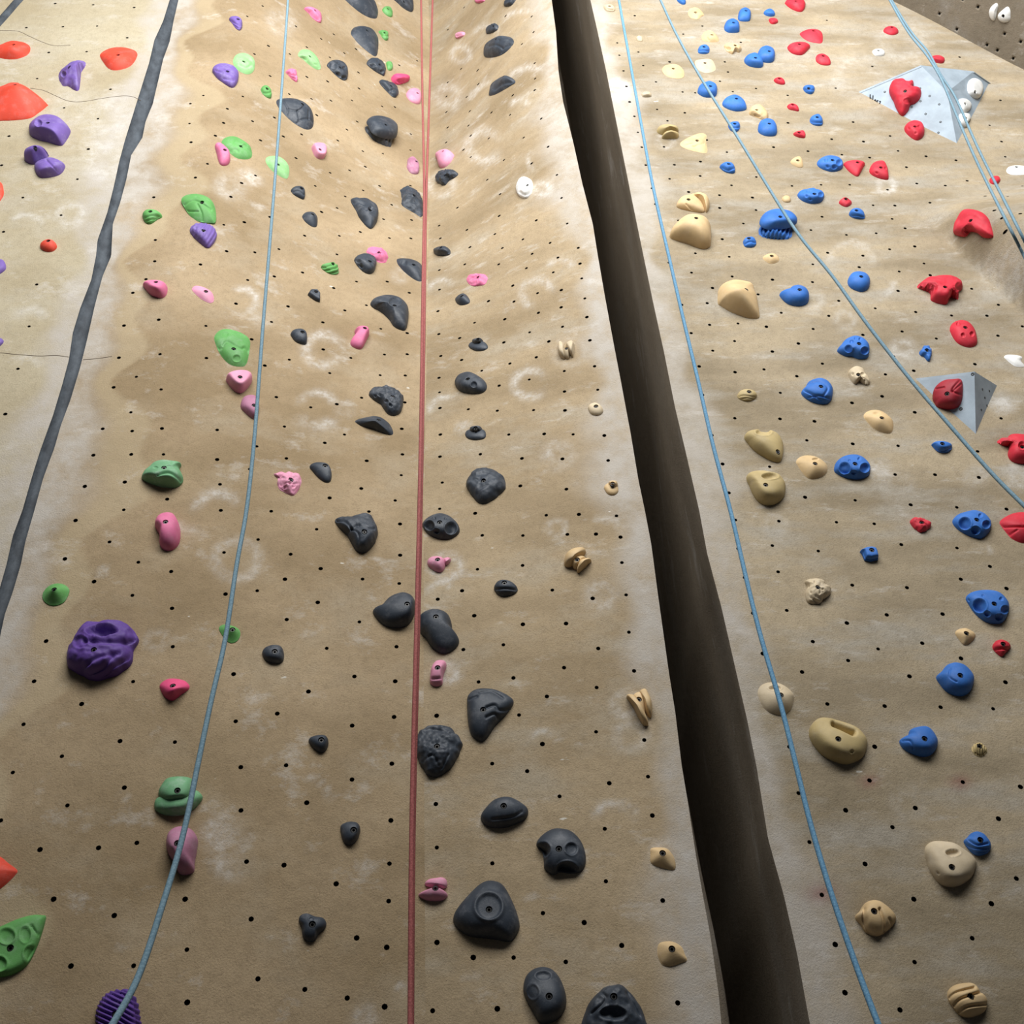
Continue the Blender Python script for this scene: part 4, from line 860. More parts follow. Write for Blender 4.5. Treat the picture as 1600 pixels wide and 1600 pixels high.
hold('F', 'black', "751,1280 758,1265 770,1251 785,1245 800,1246 815,1255 825,1266 822,1280 805,1289 785,1294 762,1292", '787,1260', 'smooth black slanted bean hold above the skull-like one', 0.36, 'dome', [G("770,1280 800,1276 815,1268", 2.5, .004)])
hold('23', 'black', "152,485 180,430 240,385 300,377 370,395 430,460 460,550 455,620 420,655 360,660 300,655 255,670 205,635 200,600 190,540", '293,508', 'black skull-like hold with scooped eye dishes', 0.32, 'dome', [D(195,510,44,46,.5), D(372,505,38,38,.45), D(345,640,62,52,.6)])
hold('13', 'light pink', "1057,735 1075,700 1120,690 1165,683 1192,705 1190,750 1130,752|1015,790 1050,765 1120,748 1180,765 1198,800 1160,830 1080,830 1030,810", '1122,748', 'pink two-lipped pinch hold right of the red rope near the bottom', 0.36, 'dome', bl=1, ks=[.9, 1.1])
hold('F', 'black', "708,1440 716,1420 740,1390 755,1378 770,1376 785,1382 797,1402 808,1430 812,1450 805,1465 795,1472 770,1468 735,1464 718,1455", '764,1420', 'largest black hold, a smooth triangle with a round dish', 0.34, 'dome', [D(764,1416,20,20,.28)])
hold('23', 'black', "70,1390 85,1310 130,1260 190,1243 250,1260 300,1320 335,1420 335,1500 290,1570 220,1600 170,1590 130,1530 85,1450", '232,1430', 'black egg-shaped hold with a dished top at the bottom edge', 0.44, 'dome', [D(195,1297,48,28,.45), D(130,1400,35,45,.2)])
hold('23', 'black', "430,1610 480,1480 560,1380 630,1352 690,1360 750,1410 800,1480 835,1580 850,1680 740,1760 540,1760 440,1700", '635,1435', 'black cave-mouthed hold cut by the bottom edge', 0.34, 'dome', [D(632,1535,85,45,.6), G("560,1400 590,1430 560,1480 500,1530", 10, .008), G("720,1400 760,1470 800,1550", 10, .008)], na=.06, ns=.2)
hold('21', 'cream', "288,540 305,535 325,570 335,640 310,640 292,610|320,590 345,570 365,590 360,640 345,645 330,635|340,555 365,527 385,545 390,600 380,635 358,610", '342,578', 'cream three-ribbed pinch hold left of the slot', 0.42, 'dome', bl=1, ks=[1.1, 1, 1.2], names=['rib', 'core', 'rib'])
hold('21', 'beige', "475,950 490,925 525,917 560,945 570,975 550,995 520,998 490,985", '525,940', 'small beige oval button close to the left rim of the slot', 0.34, 'dome', mat='cream')
hold('21', 'beige', "575,1450 600,1420 650,1430 665,1470 640,1495 600,1490|603,1425 625,1403 655,1412 660,1445 630,1460 608,1445", '628,1423', 'small beige bobbin-shaped knob at the rim of the slot', 0.5, 'dome', ks=[.5, 1.1], bl=1, names=['flange', 'button'])
hold('22', 'beige', "328,340 335,285 380,235 440,220 462,240 450,280 400,320 370,345|370,320 385,285 420,270 460,285 450,320 410,360 385,355|405,370 430,320 480,288 497,300 470,340 420,382", '407,298', 'beige spool-shaped pinch hold left of the slot', 0.44, 'dome', ks=[1.1, .8, 1.0], bl=1, names=['rim', 'core', 'rim'])
hold('22', 'beige', "715,1150 735,1138 770,1165 850,1320 830,1338 800,1310 740,1200|755,1160 790,1125 820,1150 835,1220 830,1280 800,1260|795,1130 820,1105 845,1120 875,1220 870,1285 840,1270 815,1200", '793,1172', 'beige tilted two-barred pinch hold beside the slot', 0.44, 'dome', ks=[1.15, .7, 1.0], bl=1, names=['bar', 'core', 'bar'])
hold('23', 'beige', "865,540 868,505 910,497 970,505 1005,550 1022,600 1015,637 960,632 890,612 865,590", '942,530', 'beige boxy button left of the slot, higher of the lowest two', 0.42, 'jug')
hold('23', 'beige', "908,1150 920,1100 960,1085 1010,1088 1060,1120 1080,1170 1093,1205 1050,1225 990,1242 940,1230 915,1190", '1000,1130', 'beige pick-shaped button left of the slot, lowest one there', 0.36, 'jug')
# --- right-hand panel: beige
hold('20', 'beige', "572,45 590,28 625,30 645,65 620,75 585,68", '610,40', 'small beige ridged hold at the very top beside the blue rope', 0.34, 'dome', [G("600,55 630,60", 5)], mat='cream')
hold('20', 'cream', "775,240 790,222 815,235 815,260 785,258", '797,230', 'tiny cream stub right of the blue rope, upper of two', 0.4)
hold('20', 'cream', "808,590 830,570 865,585 870,605 820,607", None, 'tiny cream crumb right of the blue rope, lower of two', 0.34, na=.15)
hold('20', 'beige', "1100,85 1115,55 1160,50 1200,95 1185,105 1160,120 1115,112", '1147,78', 'flat cream shell-shaped hold at the top of the right panel', 0.2, 'low', na=.05)
hold('20', 'beige', "1185,235 1205,200 1245,190 1275,220 1292,258 1240,265 1195,255", '1250,218', 'cream triangular cone hold left of the two blue domes', 0.3, 'jug', [G("1220,235 1230,250", 5)])
hold('20', 'beige', "1325,290 1350,270 1400,272 1435,310 1420,330 1395,325 1375,340 1340,320", '1395,285', 'cream jagged hold with a dark bite on its left', 0.34, 'dome', [D(1350,305,18,14,.6)], na=.1)
hold('20', 'beige', "938,435 965,408 1030,403 1070,440 1075,480 1040,492 985,485 950,465", '1008,430', 'flat beige plate between the two blue ropes near the top', 0.16, 'low')
hold('20', 'beige', "1143,400 1155,378 1240,370 1270,415 1268,445 1210,458 1160,435", '1207,395', 'flat cream plate touching the diagonal blue rope', 0.16, 'low', mat='cream')
hold('F', 'beige', "1170,178 1177,165 1190,164 1198,176 1200,186 1190,187 1176,182", '1182,172', 'cream notched hold under the wide blue dome', 0.32, 'dome', [D(1183,181,6,3.5,.6)], na=.08)
hold('20', 'beige', "905,825 925,790 975,775 1025,790 1040,825 1000,830 945,845|935,865 960,830 1000,815 1040,835 1035,865 990,870", None, 'tan folded ear-shaped hold between the blue ropes', 0.42, 'dome', ks=[1, 1], mat='tan')
hold('20', 'beige', "1050,905 1090,870 1170,835 1215,845 1212,890 1218,955 1150,950 1080,930", '1157,880', 'pale beige slab with scratched lines, beside the folded ear hold', 0.14, 'low', [G("1090,905 1130,895 1150,915", 4), G("1130,915 1200,895", 4)])
hold('20', 'beige', "1028,1285 1060,1235 1120,1215 1150,1215 1200,1300 1195,1330 1120,1322 1045,1305|1125,1230 1160,1200 1210,1240 1235,1290 1215,1330 1190,1290", '1103,1250', 'beige split hold with a raised right rib above the big dome', 0.26, 'dome', [G("1090,1275 1130,1320", 5)], ks=[.9, 1.3], bl=0)
hold('20', 'beige', "985,1475 1020,1410 1080,1345 1150,1338 1215,1365 1240,1420 1245,1520 1230,1550 1180,1555 1090,1525 1010,1500", '1150,1372', 'big smooth beige dome beside the vertical blue rope', 0.5, 'dome')
hold('30', 'cream', "140,1018 170,985 205,980 220,1030 215,1047 180,1045", '187,1003', 'tiny pale yellow chip left of the blue pocketed hold', 0.3, 'low', mat='beige')
hold('30', 'cream', "85,1245 105,1222 135,1230 140,1262 105,1265", '120,1230', 'tiny beige peg left of the lower blue pocketed hold', 0.4, mat='beige')
hold('F', 'beige', "1192,405 1198,398 1210,396 1217,404 1215,410 1203,412", '1206,400', 'small beige button below the tiny blue one, left of the rope', 0.3, 'low')
hold('21', 'beige', "1285,310 1290,240 1320,185 1380,150 1450,152 1510,175 1520,230 1545,360 1540,392 1470,390 1370,360 1300,325", '1470,190', 'large beige shell jug with a broad shaded underside', 0.55, 'jug', apex='1425,208')
hold('21', 'tan', "1408,875 1430,840 1470,832 1515,845 1530,880 1500,905 1460,910 1420,895", '1482,850', 'small tan pebble with dark engraved rings', 0.34, 'dome', [G("1412,882 1450,870 1525,882", 4, .004), G("1425,898 1470,886 1515,896", 4, .004)])
hold('F', 'tan', "1163,685 1168,673 1185,671 1200,672 1215,677 1222,690 1224,707 1220,721 1210,722 1195,716 1175,703", '1217,702', 'tan scooped hold, upper one of the stacked tan pair', 0.36, 'dome', [D(1193,675,12,5,.7)], '1195,682')
hold('F', 'tan', "1166,748 1172,738 1190,735 1205,738 1220,745 1227,760 1225,778 1212,788 1195,790 1182,783 1172,768", '1196,759', 'tan slotted hold, lower one of the stacked tan pair', 0.42, 'dome', [D(1203,744,13,5,.8)])
hold('31', 'cream', "500,740 515,710 545,690 590,700 610,740 635,785 625,808 590,800 570,785 545,803 520,785", '565,743', 'cream skull-shaped hold left of the diagonal rope', 0.36, 'dome', [D(592,738,16,12,.6), D(530,735,10)], na=.05)
hold('31', 'beige', "597,1015 610,985 650,965 710,968 760,1010 782,1050 775,1100 740,1110 670,1090 620,1050", '712,1012', 'beige volcano hold nearest the small grey volume', 0.34, 'jug', [D(680,982,22,9,.7)])
hold('31', 'beige', "175,1300 195,1265 240,1247 300,1255 350,1290 372,1340 350,1375 300,1393 250,1390 205,1350", '295,1298', 'beige volcano hold touching the blue pocketed half dome', 0.34, 'jug', [D(297,1270,22,9,.7)])
hold('32', 'cream', "235,430 290,420 350,430 360,465 395,490 390,520 340,555 310,578 250,573 230,520 245,470", '312,473', 'cream pitted bone-like hold with many small holes', 0.42, 'dome', [D(293,440,10), D(268,500,9), D(325,507,8), D(345,480,8), D(255,460,8), D(340,500,6), G("270,530 310,560", 7), G("300,520 340,545", 7)], na=.1, ns=.2)
hold('32', 'beige', "1170,765 1195,735 1245,727 1285,755 1295,785 1265,820 1225,832 1190,800", '1243,755', 'small light beige faceted cone left of a red nugget', 0.42, 'jug', na=.05)
hold('F', 'cream', "1184,1088 1188,1074 1200,1067 1215,1067 1228,1073 1239,1085 1240,1095 1235,1110 1222,1118 1205,1115 1192,1105", '1220,1086', 'cream volcano hold crossed by the vertical blue rope', 0.36, 'jug', [D(1211,1075,10,4,.8)])
hold('32', 'tan', "255,1400 270,1340 320,1290 380,1287 460,1310 560,1355 610,1420 620,1470 590,1540 500,1577 420,1565 330,1520 270,1450", '437,1423', 'largest tan hold, a smooth oval with a long slot', 0.34, 'dome', [G('415,1320 470,1343 535,1375', 15, .034), D(525,1498,12)])
hold('32', 'tan', "1270,1485 1290,1455 1330,1440 1360,1465 1368,1505 1330,1533 1285,1515", '1327,1457', 'small brownish fluted limpet right of the blue bird hold', 0.5, 'jug', [R_(90, 4.0, .005)])
hold('33', 'cream', "978,545 990,490 1030,460 1090,457 1170,470 1240,520 1290,570 1302,620 1270,690 1200,735 1130,745 1060,720 1000,640", '1147,623', 'large cream hold with an eye-like scoop touching a small blue one', 0.36, 'dome', [D(1155,528,46,22,.8), D(1063,657,9)])
hold('33', 'beige', "543,940 575,900 615,845 670,825 720,840 780,900 800,950 780,990 720,1040 670,1053 610,1030 580,990", '662,898', 'beige paw-shaped hold with vertical folds near the bottom', 0.42, 'dome', [G("605,880 600,950 630,1030", 9, .010), G("700,880 725,950 730,1030", 9, .010), G("760,940 775,980", 7)])
hold('33', 'beige', "1120,1450 1130,1395 1180,1355 1270,1342 1310,1360 1330,1400 1365,1450 1370,1490 1350,1530 1270,1560 1200,1550 1150,1500", '1270,1428', 'beige twisted pastry-like hold in the lower right corner', 0.44, 'dome', [G("1130,1440 1180,1400 1290,1370", 9, .009), G("1160,1490 1210,1440 1330,1400", 9, .010), G("1190,1530 1250,1490 1365,1475", 9, .010)])
# --- right-hand panel: blue
hold('20', 'blue', "1030,5 1050,-15 1080,-5 1085,25 1060,28", None, 'blue hold cut by the top edge beside the diagonal rope', 0.36)
hold('20', 'blue', "1412,110 1425,65 1460,45 1490,70 1490,125 1465,135 1420,130", '1463,70', 'upper of two blue bell-shaped knobs near the top', 0.46)
hold('20', 'blue', "1325,180 1345,130 1385,115 1415,140 1422,190 1410,204 1350,203", '1385,145', 'lower of two blue bell-shaped knobs, beside the cream triangular cone', 0.46)
hold('F', 'blue', "1193,22 1198,15 1206,14 1211,24 1202,26", None, 'tiny blue chip at the top beside a small red hold', 0.36)
hold('20', 'blue', "1162,315 1180,285 1220,280 1235,320 1215,338 1170,335", '1200,295', 'small blue stepped hold between the cream triangle and cream plate', 0.44, 'dome', [G("1170,315 1200,312 1230,318", 6)])
hold('20', 'blue', "1450,385 1480,340 1530,330 1560,370 1570,415 1540,425 1480,415", '1522,365', 'left one of two overlapping blue domes', 0.4)
hold('F', 'blue', "1183,93 1188,76 1198,71 1208,76 1211,88 1208,97 1196,98", '1202,81', 'right one of two overlapping blue domes', 0.4)
hold('20', 'blue', "1160,570 1180,530 1235,505 1275,530 1282,575 1270,605 1210,610 1165,590", '1240,542', 'blue dome crossed by the diagonal blue rope', 0.4)
hold('20', 'blue', "1313,655 1340,610 1390,590 1430,610 1463,665 1460,690 1400,697 1340,680", '1403,620', 'wide blue dome just right of the diagonal rope', 0.32)
hold('20', 'blue', "1350,790 1370,765 1415,760 1425,800 1405,825 1370,820", '1392,775', 'small blue stepped hold behind the diagonal rope', 0.44, 'dome', [G("1360,795 1420,795", 6)])
hold('F', 'blue', "1184,203 1188,190 1198,185 1209,188 1214,203 1212,212 1198,213 1187,209", '1202,194', 'round blue dome below the cream notched hold', 0.4)
hold('20', 'blue', "1298,1045 1330,1015 1360,1010 1385,1030 1392,1080 1345,1082 1310,1062", '1355,1028', 'small blue star-like nut hold below the diagonal rope', 0.44, 'dome', [G("1320,1050 1350,1060 1385,1050", 7)], na=.08)
hold('F', 'blue', "1184,362 1192,352 1215,352 1235,354 1238,368 1232,374 1205,374 1188,370|1187,352 1190,340 1200,330 1215,326 1235,330 1245,343 1243,352 1225,358 1200,359", '1219,340', 'large blue mushroom-capped hold with a ribbed skirt', 0.5, ('jug', 'dome'), lf={0: [R_(70, 6.5, .014)]}, ks=[.5, .55], z0=[0, .40], bl=1, names=['skirt', 'cap'])
hold('20', 'blue', "1443,1515 1465,1485 1510,1480 1527,1520 1510,1545 1460,1545", '1480,1492', 'small blue knob below the blue mushroom', 0.4, 'dome', [G("1455,1525 1485,1510 1520,1515", 6)], na=.06)
hold('30', 'blue', "218,555 240,532 285,535 290,570 270,590 235,580", '255,552', 'small blue twisted hold level with the large grey volume, upper of two', 0.4, 'dome', [G("230,560 285,560", 6)])
hold('30', 'blue', "260,755 280,725 320,712 338,745 340,783 300,787 270,775", '308,735', 'small blue nub hold, lower of two left of the large grey volume', 0.46, 'dome', [G("270,760 335,765", 7)])
hold('30', 'blue', "305,1025 340,985 390,970 445,985 468,1025 460,1060 400,1075 330,1055", '403,1005', 'blue pocketed hold touching a red one', 0.32, 'dome', [D(365,1000,13), D(445,1015,18), D(372,1040,11), D(415,1042,15)])
hold('30', 'blue', "183,1225 215,1190 280,1173 330,1195 352,1230 330,1265 270,1275 210,1255", '290,1215', 'blue pitted hold up right of the blue mushroom', 0.32, 'dome', [D(250,1195,10), D(330,1215,16), D(265,1245,9), D(240,1225,10)], na=.06)
hold('30', 'blue', "505,1340 530,1305 580,1305 605,1365 560,1370 520,1358", '553,1318', 'small blue stepped nub below the small red hold', 0.46, 'dome', [G("515,1350 555,1345 600,1355", 6)])
hold('31', 'blue', "497,175 505,140 530,105 575,95 620,115 638,165 625,210 580,225 520,205", '582,132', 'round blue hold directly right of the diagonal rope', 0.42)
hold('31', 'blue', "70,250 100,225 130,220 150,190 195,180 240,205 257,260 245,300 190,315 120,300", '197,215', 'blue duck-head hold left of the diagonal rope', 0.4)
hold('31', 'blue', "432,600 455,565 490,520 545,497 600,515 632,570 625,635 570,645 520,630 480,628", '568,552', 'blue helmet-shaped hold with round pockets, above the cream skull', 0.36, 'dome', [D(503,580,24), D(605,592,24), D(523,535,13), D(548,515,9), D(577,520,11)])
hold('31', 'blue', "943,605 960,590 980,560 1010,565 1022,600 1018,645 1000,658 975,635 950,625", '993,590', 'small blue knotted hold below the round red one', 0.44, 'dome', na=.12, ns=.2)
hold('31', 'blue', "207,865 235,825 260,785 320,762 370,775 403,830 400,895 370,925 310,925 250,905", '330,820', 'large blue rounded hold with curling grooves', 0.4, 'dome', [G("230,840 290,870 330,900", 7), G("275,790 330,785 375,820 350,870", 7), G("240,890 310,870 390,890", 6)])
hold('31', 'blue', "1020,1180 1045,1160 1100,1157 1145,1180 1148,1210 1120,1230 1070,1230 1040,1210", '1090,1175', 'small blue boat-shaped hold under the small grey volume', 0.46, 'dome', [G("1035,1195 1090,1212 1145,1195", 8, .008)])
hold('31', 'blue', "412,1340 430,1290 480,1250 550,1240 600,1260 637,1320 630,1375 570,1397 490,1390 430,1365", '543,1303', 'blue half dome with two big round pockets like eyes', 0.36, 'dome', [D(478,1327,37), D(605,1325,29), D(537,1353,16), D(510,1278,9), D(570,1268,11)])
hold('32', 'blue', "1152,75 1180,25 1240,0 1300,-12 1360,15 1392,70 1390,120 1340,165 1280,160 1200,125", '1303,52', 'blue oval hold with round pockets beside the red edge hold', 0.34, 'dome', [D(1230,72,39), D(1298,115,27), D(1365,78,25), D(1328,22,14)])
hold('32', 'blue', "573,240 610,222 650,215 680,230 685,270 692,300 640,312 600,305", '648,240', 'small dark blue square stepped block', 0.46, 'flat', [G("600,240 620,290 690,285", 8, .008)], sharp=True)
hold('32', 'blue', "1235,550 1260,510 1320,490 1400,488 1460,510 1500,570 1505,630 1470,690 1410,700 1340,680 1270,620", '1412,578', 'largest blue pocketed hold, with seven round dishes', 0.34, 'dome', [D(1322,585,43), D(1480,610,25), D(1372,637,19), D(1443,658,21), D(1458,543,13), D(1345,523,10), D(1253,550,9)])
hold('32', 'blue', "1050,1040 1090,1000 1130,955 1185,940 1240,960 1280,1020 1287,1075 1260,1130 1200,1153 1120,1130 1070,1080", '1200,1025', 'large plain blue dome right of the largest tan oval', 0.42, 'dome', [G("1140,980 1135,1030 1180,1060", 5, .004)])
hold('32', 'blue', "820,1440 850,1415 880,1400 900,1360 960,1340 1015,1345 1050,1400 1060,1470 1020,1520 960,1530 890,1510 840,1480", '977,1420', 'blue bird-head hold pointing at the largest tan oval', 0.4, 'dome', [G("840,1430 890,1430 910,1480", 6, .005)])
hold('33', 'blue', "1222,470 1250,435 1280,405 1320,397 1360,420 1393,490 1380,530 1320,550 1270,530", '1327,452', 'small blue ribbed hold behind the large cream eye-scooped one', 0.46, 'dome', [G("1235,480 1300,500 1380,500", 7, .006), G("1255,450 1310,480 1375,470", 6, .005), G("1270,520 1320,525 1380,515", 6, .005)])
# --- right-hand panel: red and white
hold('30', 'red', "105,25 125,0 160,-10 225,-5 233,40 215,72 180,72 140,55", '175,10', 'red lumpy hold cut by the top edge', 0.3, 'dome', na=.08)
hold('30', 'red', "3,125 20,112 50,115 63,140 40,152 15,148", None, 'tiny red chip below a tiny blue chip at the top', 0.34)
hold('30', 'red', "198,220 230,190 290,180 335,200 340,265 300,270 240,255", '285,195', 'upper of two stacked red slabs near the top', 0.24, 'low')
hold('30', 'red', "120,300 160,268 230,262 263,290 250,315 210,345 150,335", '197,280', 'lower of two stacked red slabs near the top', 0.3, 'dome')
hold('30', 'red', "300,385 305,345 345,335 380,365 390,405 340,408", '345,352', 'red half-round hold below the stacked red slabs', 0.34)
hold('30', 'red', "722,200 735,170 780,163 812,190 810,212 770,220", '775,172', 'lone red hold left of the paired blue ropes at the top', 0.3)
hold('30', 'white', "650,325 670,308 710,305 730,330 720,350 670,350", '692,317', 'small white hold above the large grey volume', 0.3)
hold('30', 'red', "1005,375 1030,350 1075,345 1105,375 1090,397 1040,390", None, 'small red hold behind the paired blue ropes above the volume', 0.3)
hold('30', 'red', "35,500 60,482 90,490 107,525 80,530 45,518", '72,492', 'tiny red chip, highest of three in a column left of the volume', 0.36)
hold('30', 'red', "118,665 145,645 180,660 193,695 160,692 130,685", '155,655', 'tiny red chip, middle of three in a column left of the volume', 0.36)
hold('30', 'red', "157,840 190,822 225,815 233,860 200,862 170,853", '195,830', 'tiny red chip, lowest of three in a column left of the volume', 0.36)
hold('30', 'red', "755,560 780,510 840,492 870,510 905,500 912,530 905,550 955,565 955,620 920,655 890,665 875,700 840,728 810,700 790,660 765,610", '857,575', 'large jagged red hold on the left face of the grey volume', 0.34, 'dome', [D(870,630,25,18,.4)], na=.07, plane=pl1[0])
hold('30', 'red', "852,820 865,780 910,752 955,760 973,790 975,850 935,878 890,860", '918,795', 'red pitted hold at the lower rim of the large grey volume', 0.4, 'dome', [D(880,800,10), D(945,790,10), D(925,830,9)])
for _s, _b, _l in (("1245,555 1260,510 1300,488 1340,510 1345,560 1325,610 1290,615 1255,590", '1295,575', 'largest and highest white hold on the grey volume'),
                   ("1190,650 1200,620 1240,617 1270,645 1265,685 1230,705 1205,690", '1232,650', 'middle white hold on the grey volume, behind the ropes'),
                   ("1190,750 1210,710 1260,710 1265,745 1240,780 1235,800 1200,780", '1240,742', 'lowest white hold on the grey volume, behind the ropes')):
    hold('30', 'white', _s, _b, _l, 0.3, 'dome', plane=pl1[3])
hold('30', 'white', "1490,1065 1520,1038 1600,1035 1640,1060 1620,1090 1540,1095 1500,1085", '1555,1045', 'flat white oval cut by the right edge', 0.18, 'low')
hold('30', 'red', "1383,1130 1400,1105 1440,1100 1452,1130 1430,1153 1395,1150", None, 'small red hold behind the ropes below the large volume', 0.34)
hold('30', 'red', "470,1025 500,1005 560,1000 605,1020 590,1055 580,1075 555,1105 500,1070", '560,1018', 'red hooked hold touching the blue pocketed one', 0.3, 'dome')
hold('30', 'red', "633,1080 655,1025 700,1003 735,1015 753,1100 745,1125 680,1112", '705,1050', 'red bell-shaped hold with holes right of the red hooked one', 0.34, 'dome', [D(735,1050,8), D(680,1080,9)])
hold('30', 'red', "443,1265 480,1235 520,1255 522,1280 490,1295 460,1285", '487,1245', 'small red nugget above a blue stepped nub', 0.4, na=.1)
hold('30', 'red', "1157,1450 1175,1370 1200,1315 1260,1307 1330,1330 1385,1390 1407,1470 1385,1483 1340,1480 1300,1455 1260,1450 1225,1475 1170,1468", '1268,1380', 'large red arch-shaped hold on the bulge at the right', 0.3, 'dome', [G("1200,1380 1268,1350 1350,1400", 20, .006)])
hold('F', 'red', "1590,387 1596,378 1608,380 1610,392 1596,393", None, 'small red hold at the right edge behind the blue ropes', 0.34)
hold('31', 'red', "930,205 960,170 1010,135 1090,115 1160,125 1205,160 1217,210 1190,240 1190,275 1140,265 1115,305 1060,300 1015,280 1010,240 960,220", '1105,200', 'large red bony hold shaped like an animal skull', 0.32, 'dome', [D(1030,190,30,26,.4), D(1190,190,20,24,.5), D(1150,270,26,16,.5)], na=.06)
hold('31', 'red', "1137,480 1150,425 1200,400 1250,410 1285,455 1307,530 1300,560 1250,572 1180,545", '1232,450', 'round red hold with finger holes below the skull-like red one', 0.32, 'dome', [D(1190,425,15), D(1220,495,15), D(1275,487,15)])
hold('31', 'dark red', "1028,900 1040,830 1090,780 1160,768 1200,770 1215,810 1217,890 1190,945 1130,962 1060,962 1040,935", '1120,863', 'dark red cracked boulder hold on the small grey volume', 0.42, 'dome', [G("1200,775 1150,840 1215,870", 6), G("1205,800 1150,845", 6), G("1050,830 1100,820", 5)], plane=pl2[0])
hold('31', 'red', "1432,1165 1450,1145 1490,1145 1520,1115 1580,1112 1640,1130 1680,1200 1660,1290 1580,1300 1520,1285 1495,1250 1500,1200 1460,1190", '1595,1185', 'red dinosaur-like hold at the right edge below the small volume', 0.34, 'dome', [D(1590,1185,26)])
hold('31', 'white', "1475,635 1500,618 1560,622 1590,635 1580,660 1605,690 1550,692 1510,670", None, 'thin white flake hold near the right edge above the small volume', 0.16, 'low')
hold('32', 'red', "885,60 910,40 960,40 1000,65 1018,95 985,120 945,128 900,95", '963,65', 'small red faceted gem-like hold', 0.38, 'dome', na=.12, ns=.25)
hold('32', 'red', "1447,80 1480,40 1560,5 1640,10 1700,80 1680,170 1600,195 1530,175 1490,140", None, 'red folded hold cut by the right edge beneath the diagonal rope', 0.26, 'low', [G("1470,95 1540,90 1620,90", 7, .008), G("1500,150 1560,110", 6)])
hold('32', 'red', "1402,850 1420,810 1465,797 1505,815 1518,850 1490,880 1460,905 1425,885", '1470,827', 'small red nugget beside the light beige faceted cone', 0.46, 'dome', [G("1415,860 1460,850 1510,858", 8, .008)], na=.08)
RP = (ROOF_O, ROOF_N)
hold('30', 'white', "1380,80 1390,40 1425,15 1445,35 1440,90 1425,130 1395,120", None, 'left one of two white teardrop holds under the overhang', 0.5, 'dome', plane=RP)
hold('30', 'white', "1437,90 1460,60 1495,35 1520,65 1525,115 1505,140 1465,140 1440,120", '1470,100', 'right one of two white teardrop holds under the overhang', 0.4, 'dome', plane=RP)

# ------------------------------------------------------------------ ropes
def rope_mat(name, c1, c2):
    m, nt, b = new_mat(name)
    tc = nt.nodes.new('ShaderNodeTexCoord')
    n = nt.nodes.new('ShaderNodeTexVoronoi'); n.inputs['Scale'].default_value = 230
    nt.links.new(tc.outputs['Object'], n.inputs['Vector'])
    c = mix(nt, remap(nt, n.outputs['Distance'], 0.1, 0.7), c1, c2)
    nt.links.new(c, b.inputs['Base Color']); b.inputs['Roughness'].default_value = 0.85
    bump(nt, b, n.outputs['Distance'], 0.4, 0.001)
    return m
m_blue = rope_mat('blue sheath', (0.20, 0.31, 0.37), (0.12, 0.21, 0.27))
m_blue2 = rope_mat('bright blue sheath', (0.16, 0.34, 0.48), (0.09, 0.22, 0.36))
m_red = rope_mat('red sheath', (0.36, 0.105, 0.095), (0.24, 0.06, 0.055))

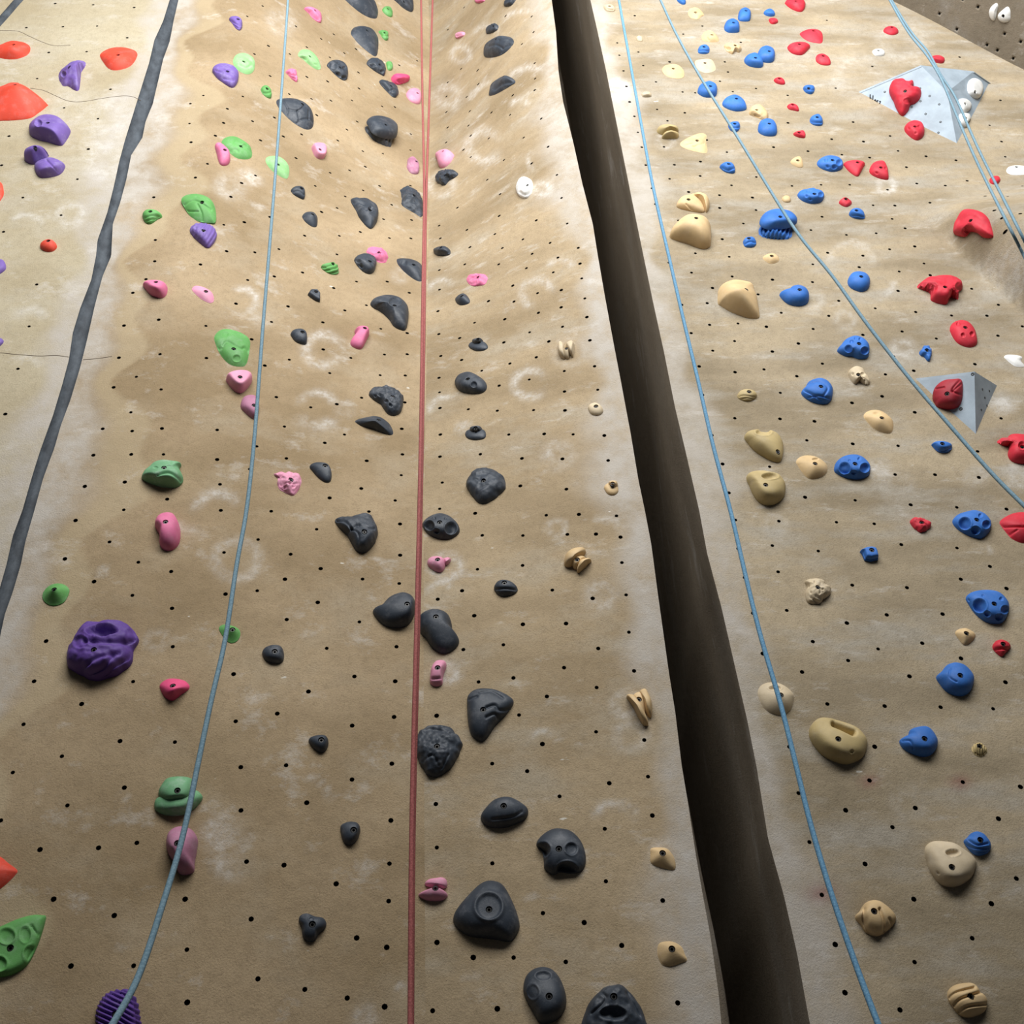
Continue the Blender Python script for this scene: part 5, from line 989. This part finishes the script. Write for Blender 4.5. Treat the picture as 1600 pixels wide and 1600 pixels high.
def strand(px, fr, rad, mat, parent, top=True):
    P = catmull(np.array([[float(t) for t in q.split(',')] for q in px.split()]), 8, False)
    fr = np.interp(np.linspace(0, 1, len(P)), np.linspace(0, 1, len(fr)), fr)
    Q = np.array([CAM + f * (hit(*p) - CAM) for p, f in zip(P, fr)])
    k = np.array([.25, .5, .25])
    for _ in range(6):
        Q[1:-1] = Q[:-2] * .25 + Q[1:-1] * .5 + Q[2:] * .25
    a = Q[0] + (Q[0] - Q[6]) / np.linalg.norm(Q[0] - Q[6]) * 0.25
    if top: a = [a, a + np.array([0, 0, .6]), a + np.array([0, 0, 1.3])][::-1]
    else: a = [a]
    d = Q[-1] - Q[-7]; d /= np.linalg.norm(d)
    e = Q[-1] + d * 0.9
    tl_ = [e] if e[2] > 0.4 else []
    foot = np.array([e[0], e[1], 0.012])
    tail = [Q[-1] + (e - Q[-1]) * t for t in (.33, .66, 1)] if e[2] > 0.3 else []
    last = tail[-1] if tail else Q[-1]
    tail += [last * (1 - t) + np.array([last[0], last[1], 0.012]) * t for t in (.25, .5, .75, 1)]
    return tube('strand', np.vstack([a, Q, tail]), rad, mat, parent, 8)

def rope(label, strands, mat, rad, top=True):
    root = bpy.data.objects.new('climbing_rope', None); COL.objects.link(root)
    for px, fr in strands: strand(px, fr, rad, mat, root, top)
    tag(root, label, 'rope', 'climbing ropes'); return root
rope('slack grey-blue rope on the left crossing green and pink holds',
     [("452,-60 450,0 443,100 432,250 420,400 410,520 398,680 385,800 370,880 352,1000 331,1090 308,1200 285,1310 252,1420 215,1530 176,1600 140,1660", [.86, .8, .74, .66, .56])], m_blue, 0.0056)
rope('taut red doubled rope hanging down the inside corner',
     [("657,-60 658,0 660,150 663,300 661,420 657,700 650,1000 643,1300 641,1600 640,1660", [.9, .88, .84, .8]),
      ("678,-60 676,0 672,120 668,240 665,340 664,420 659.5,700 653,1000 645.5,1300 643,1600 642,1660", [.905, .885, .85, .82])], m_red, 0.0060)
rope('blue rope hanging just right of the dark slot',
     [("957,-60 967,0 985,100 1003,200 1022,300 1045,400 1068,500 1092,600 1115,700 1142,800 1165,900 1190,1000 1217,1090 1240,1180 1267,1290 1300,1400 1338,1510 1372,1600 1400,1670", [.92, .9, .86, .82, .76])], m_blue2, 0.0066)
rope('grey-blue rope running diagonally across the blue holds to the right edge',
     [("1005,-60 1032,0 1060,60 1100,130 1150,210 1205,300 1250,370 1300,430 1350,500 1420,590 1480,660 1550,740 1600,790 1660,850", [.92, .86, .78, .7])], m_blue, 0.0058)
rope('paired grey-blue rope strands crossing the large grey volume',
     [("1362,-60 1393,0 1425,52 1450,80 1470,118 1492,150 1517,207 1537,250 1570,315 1600,375 1640,455", [.9, .86, .82]),
      ("1358,-60 1390,0 1420,52 1448,86 1470,122 1482,150 1505,205 1532,265 1562,325 1590,380 1600,400 1640,475", [.88, .84, .8])], m_blue, 0.0053, False)
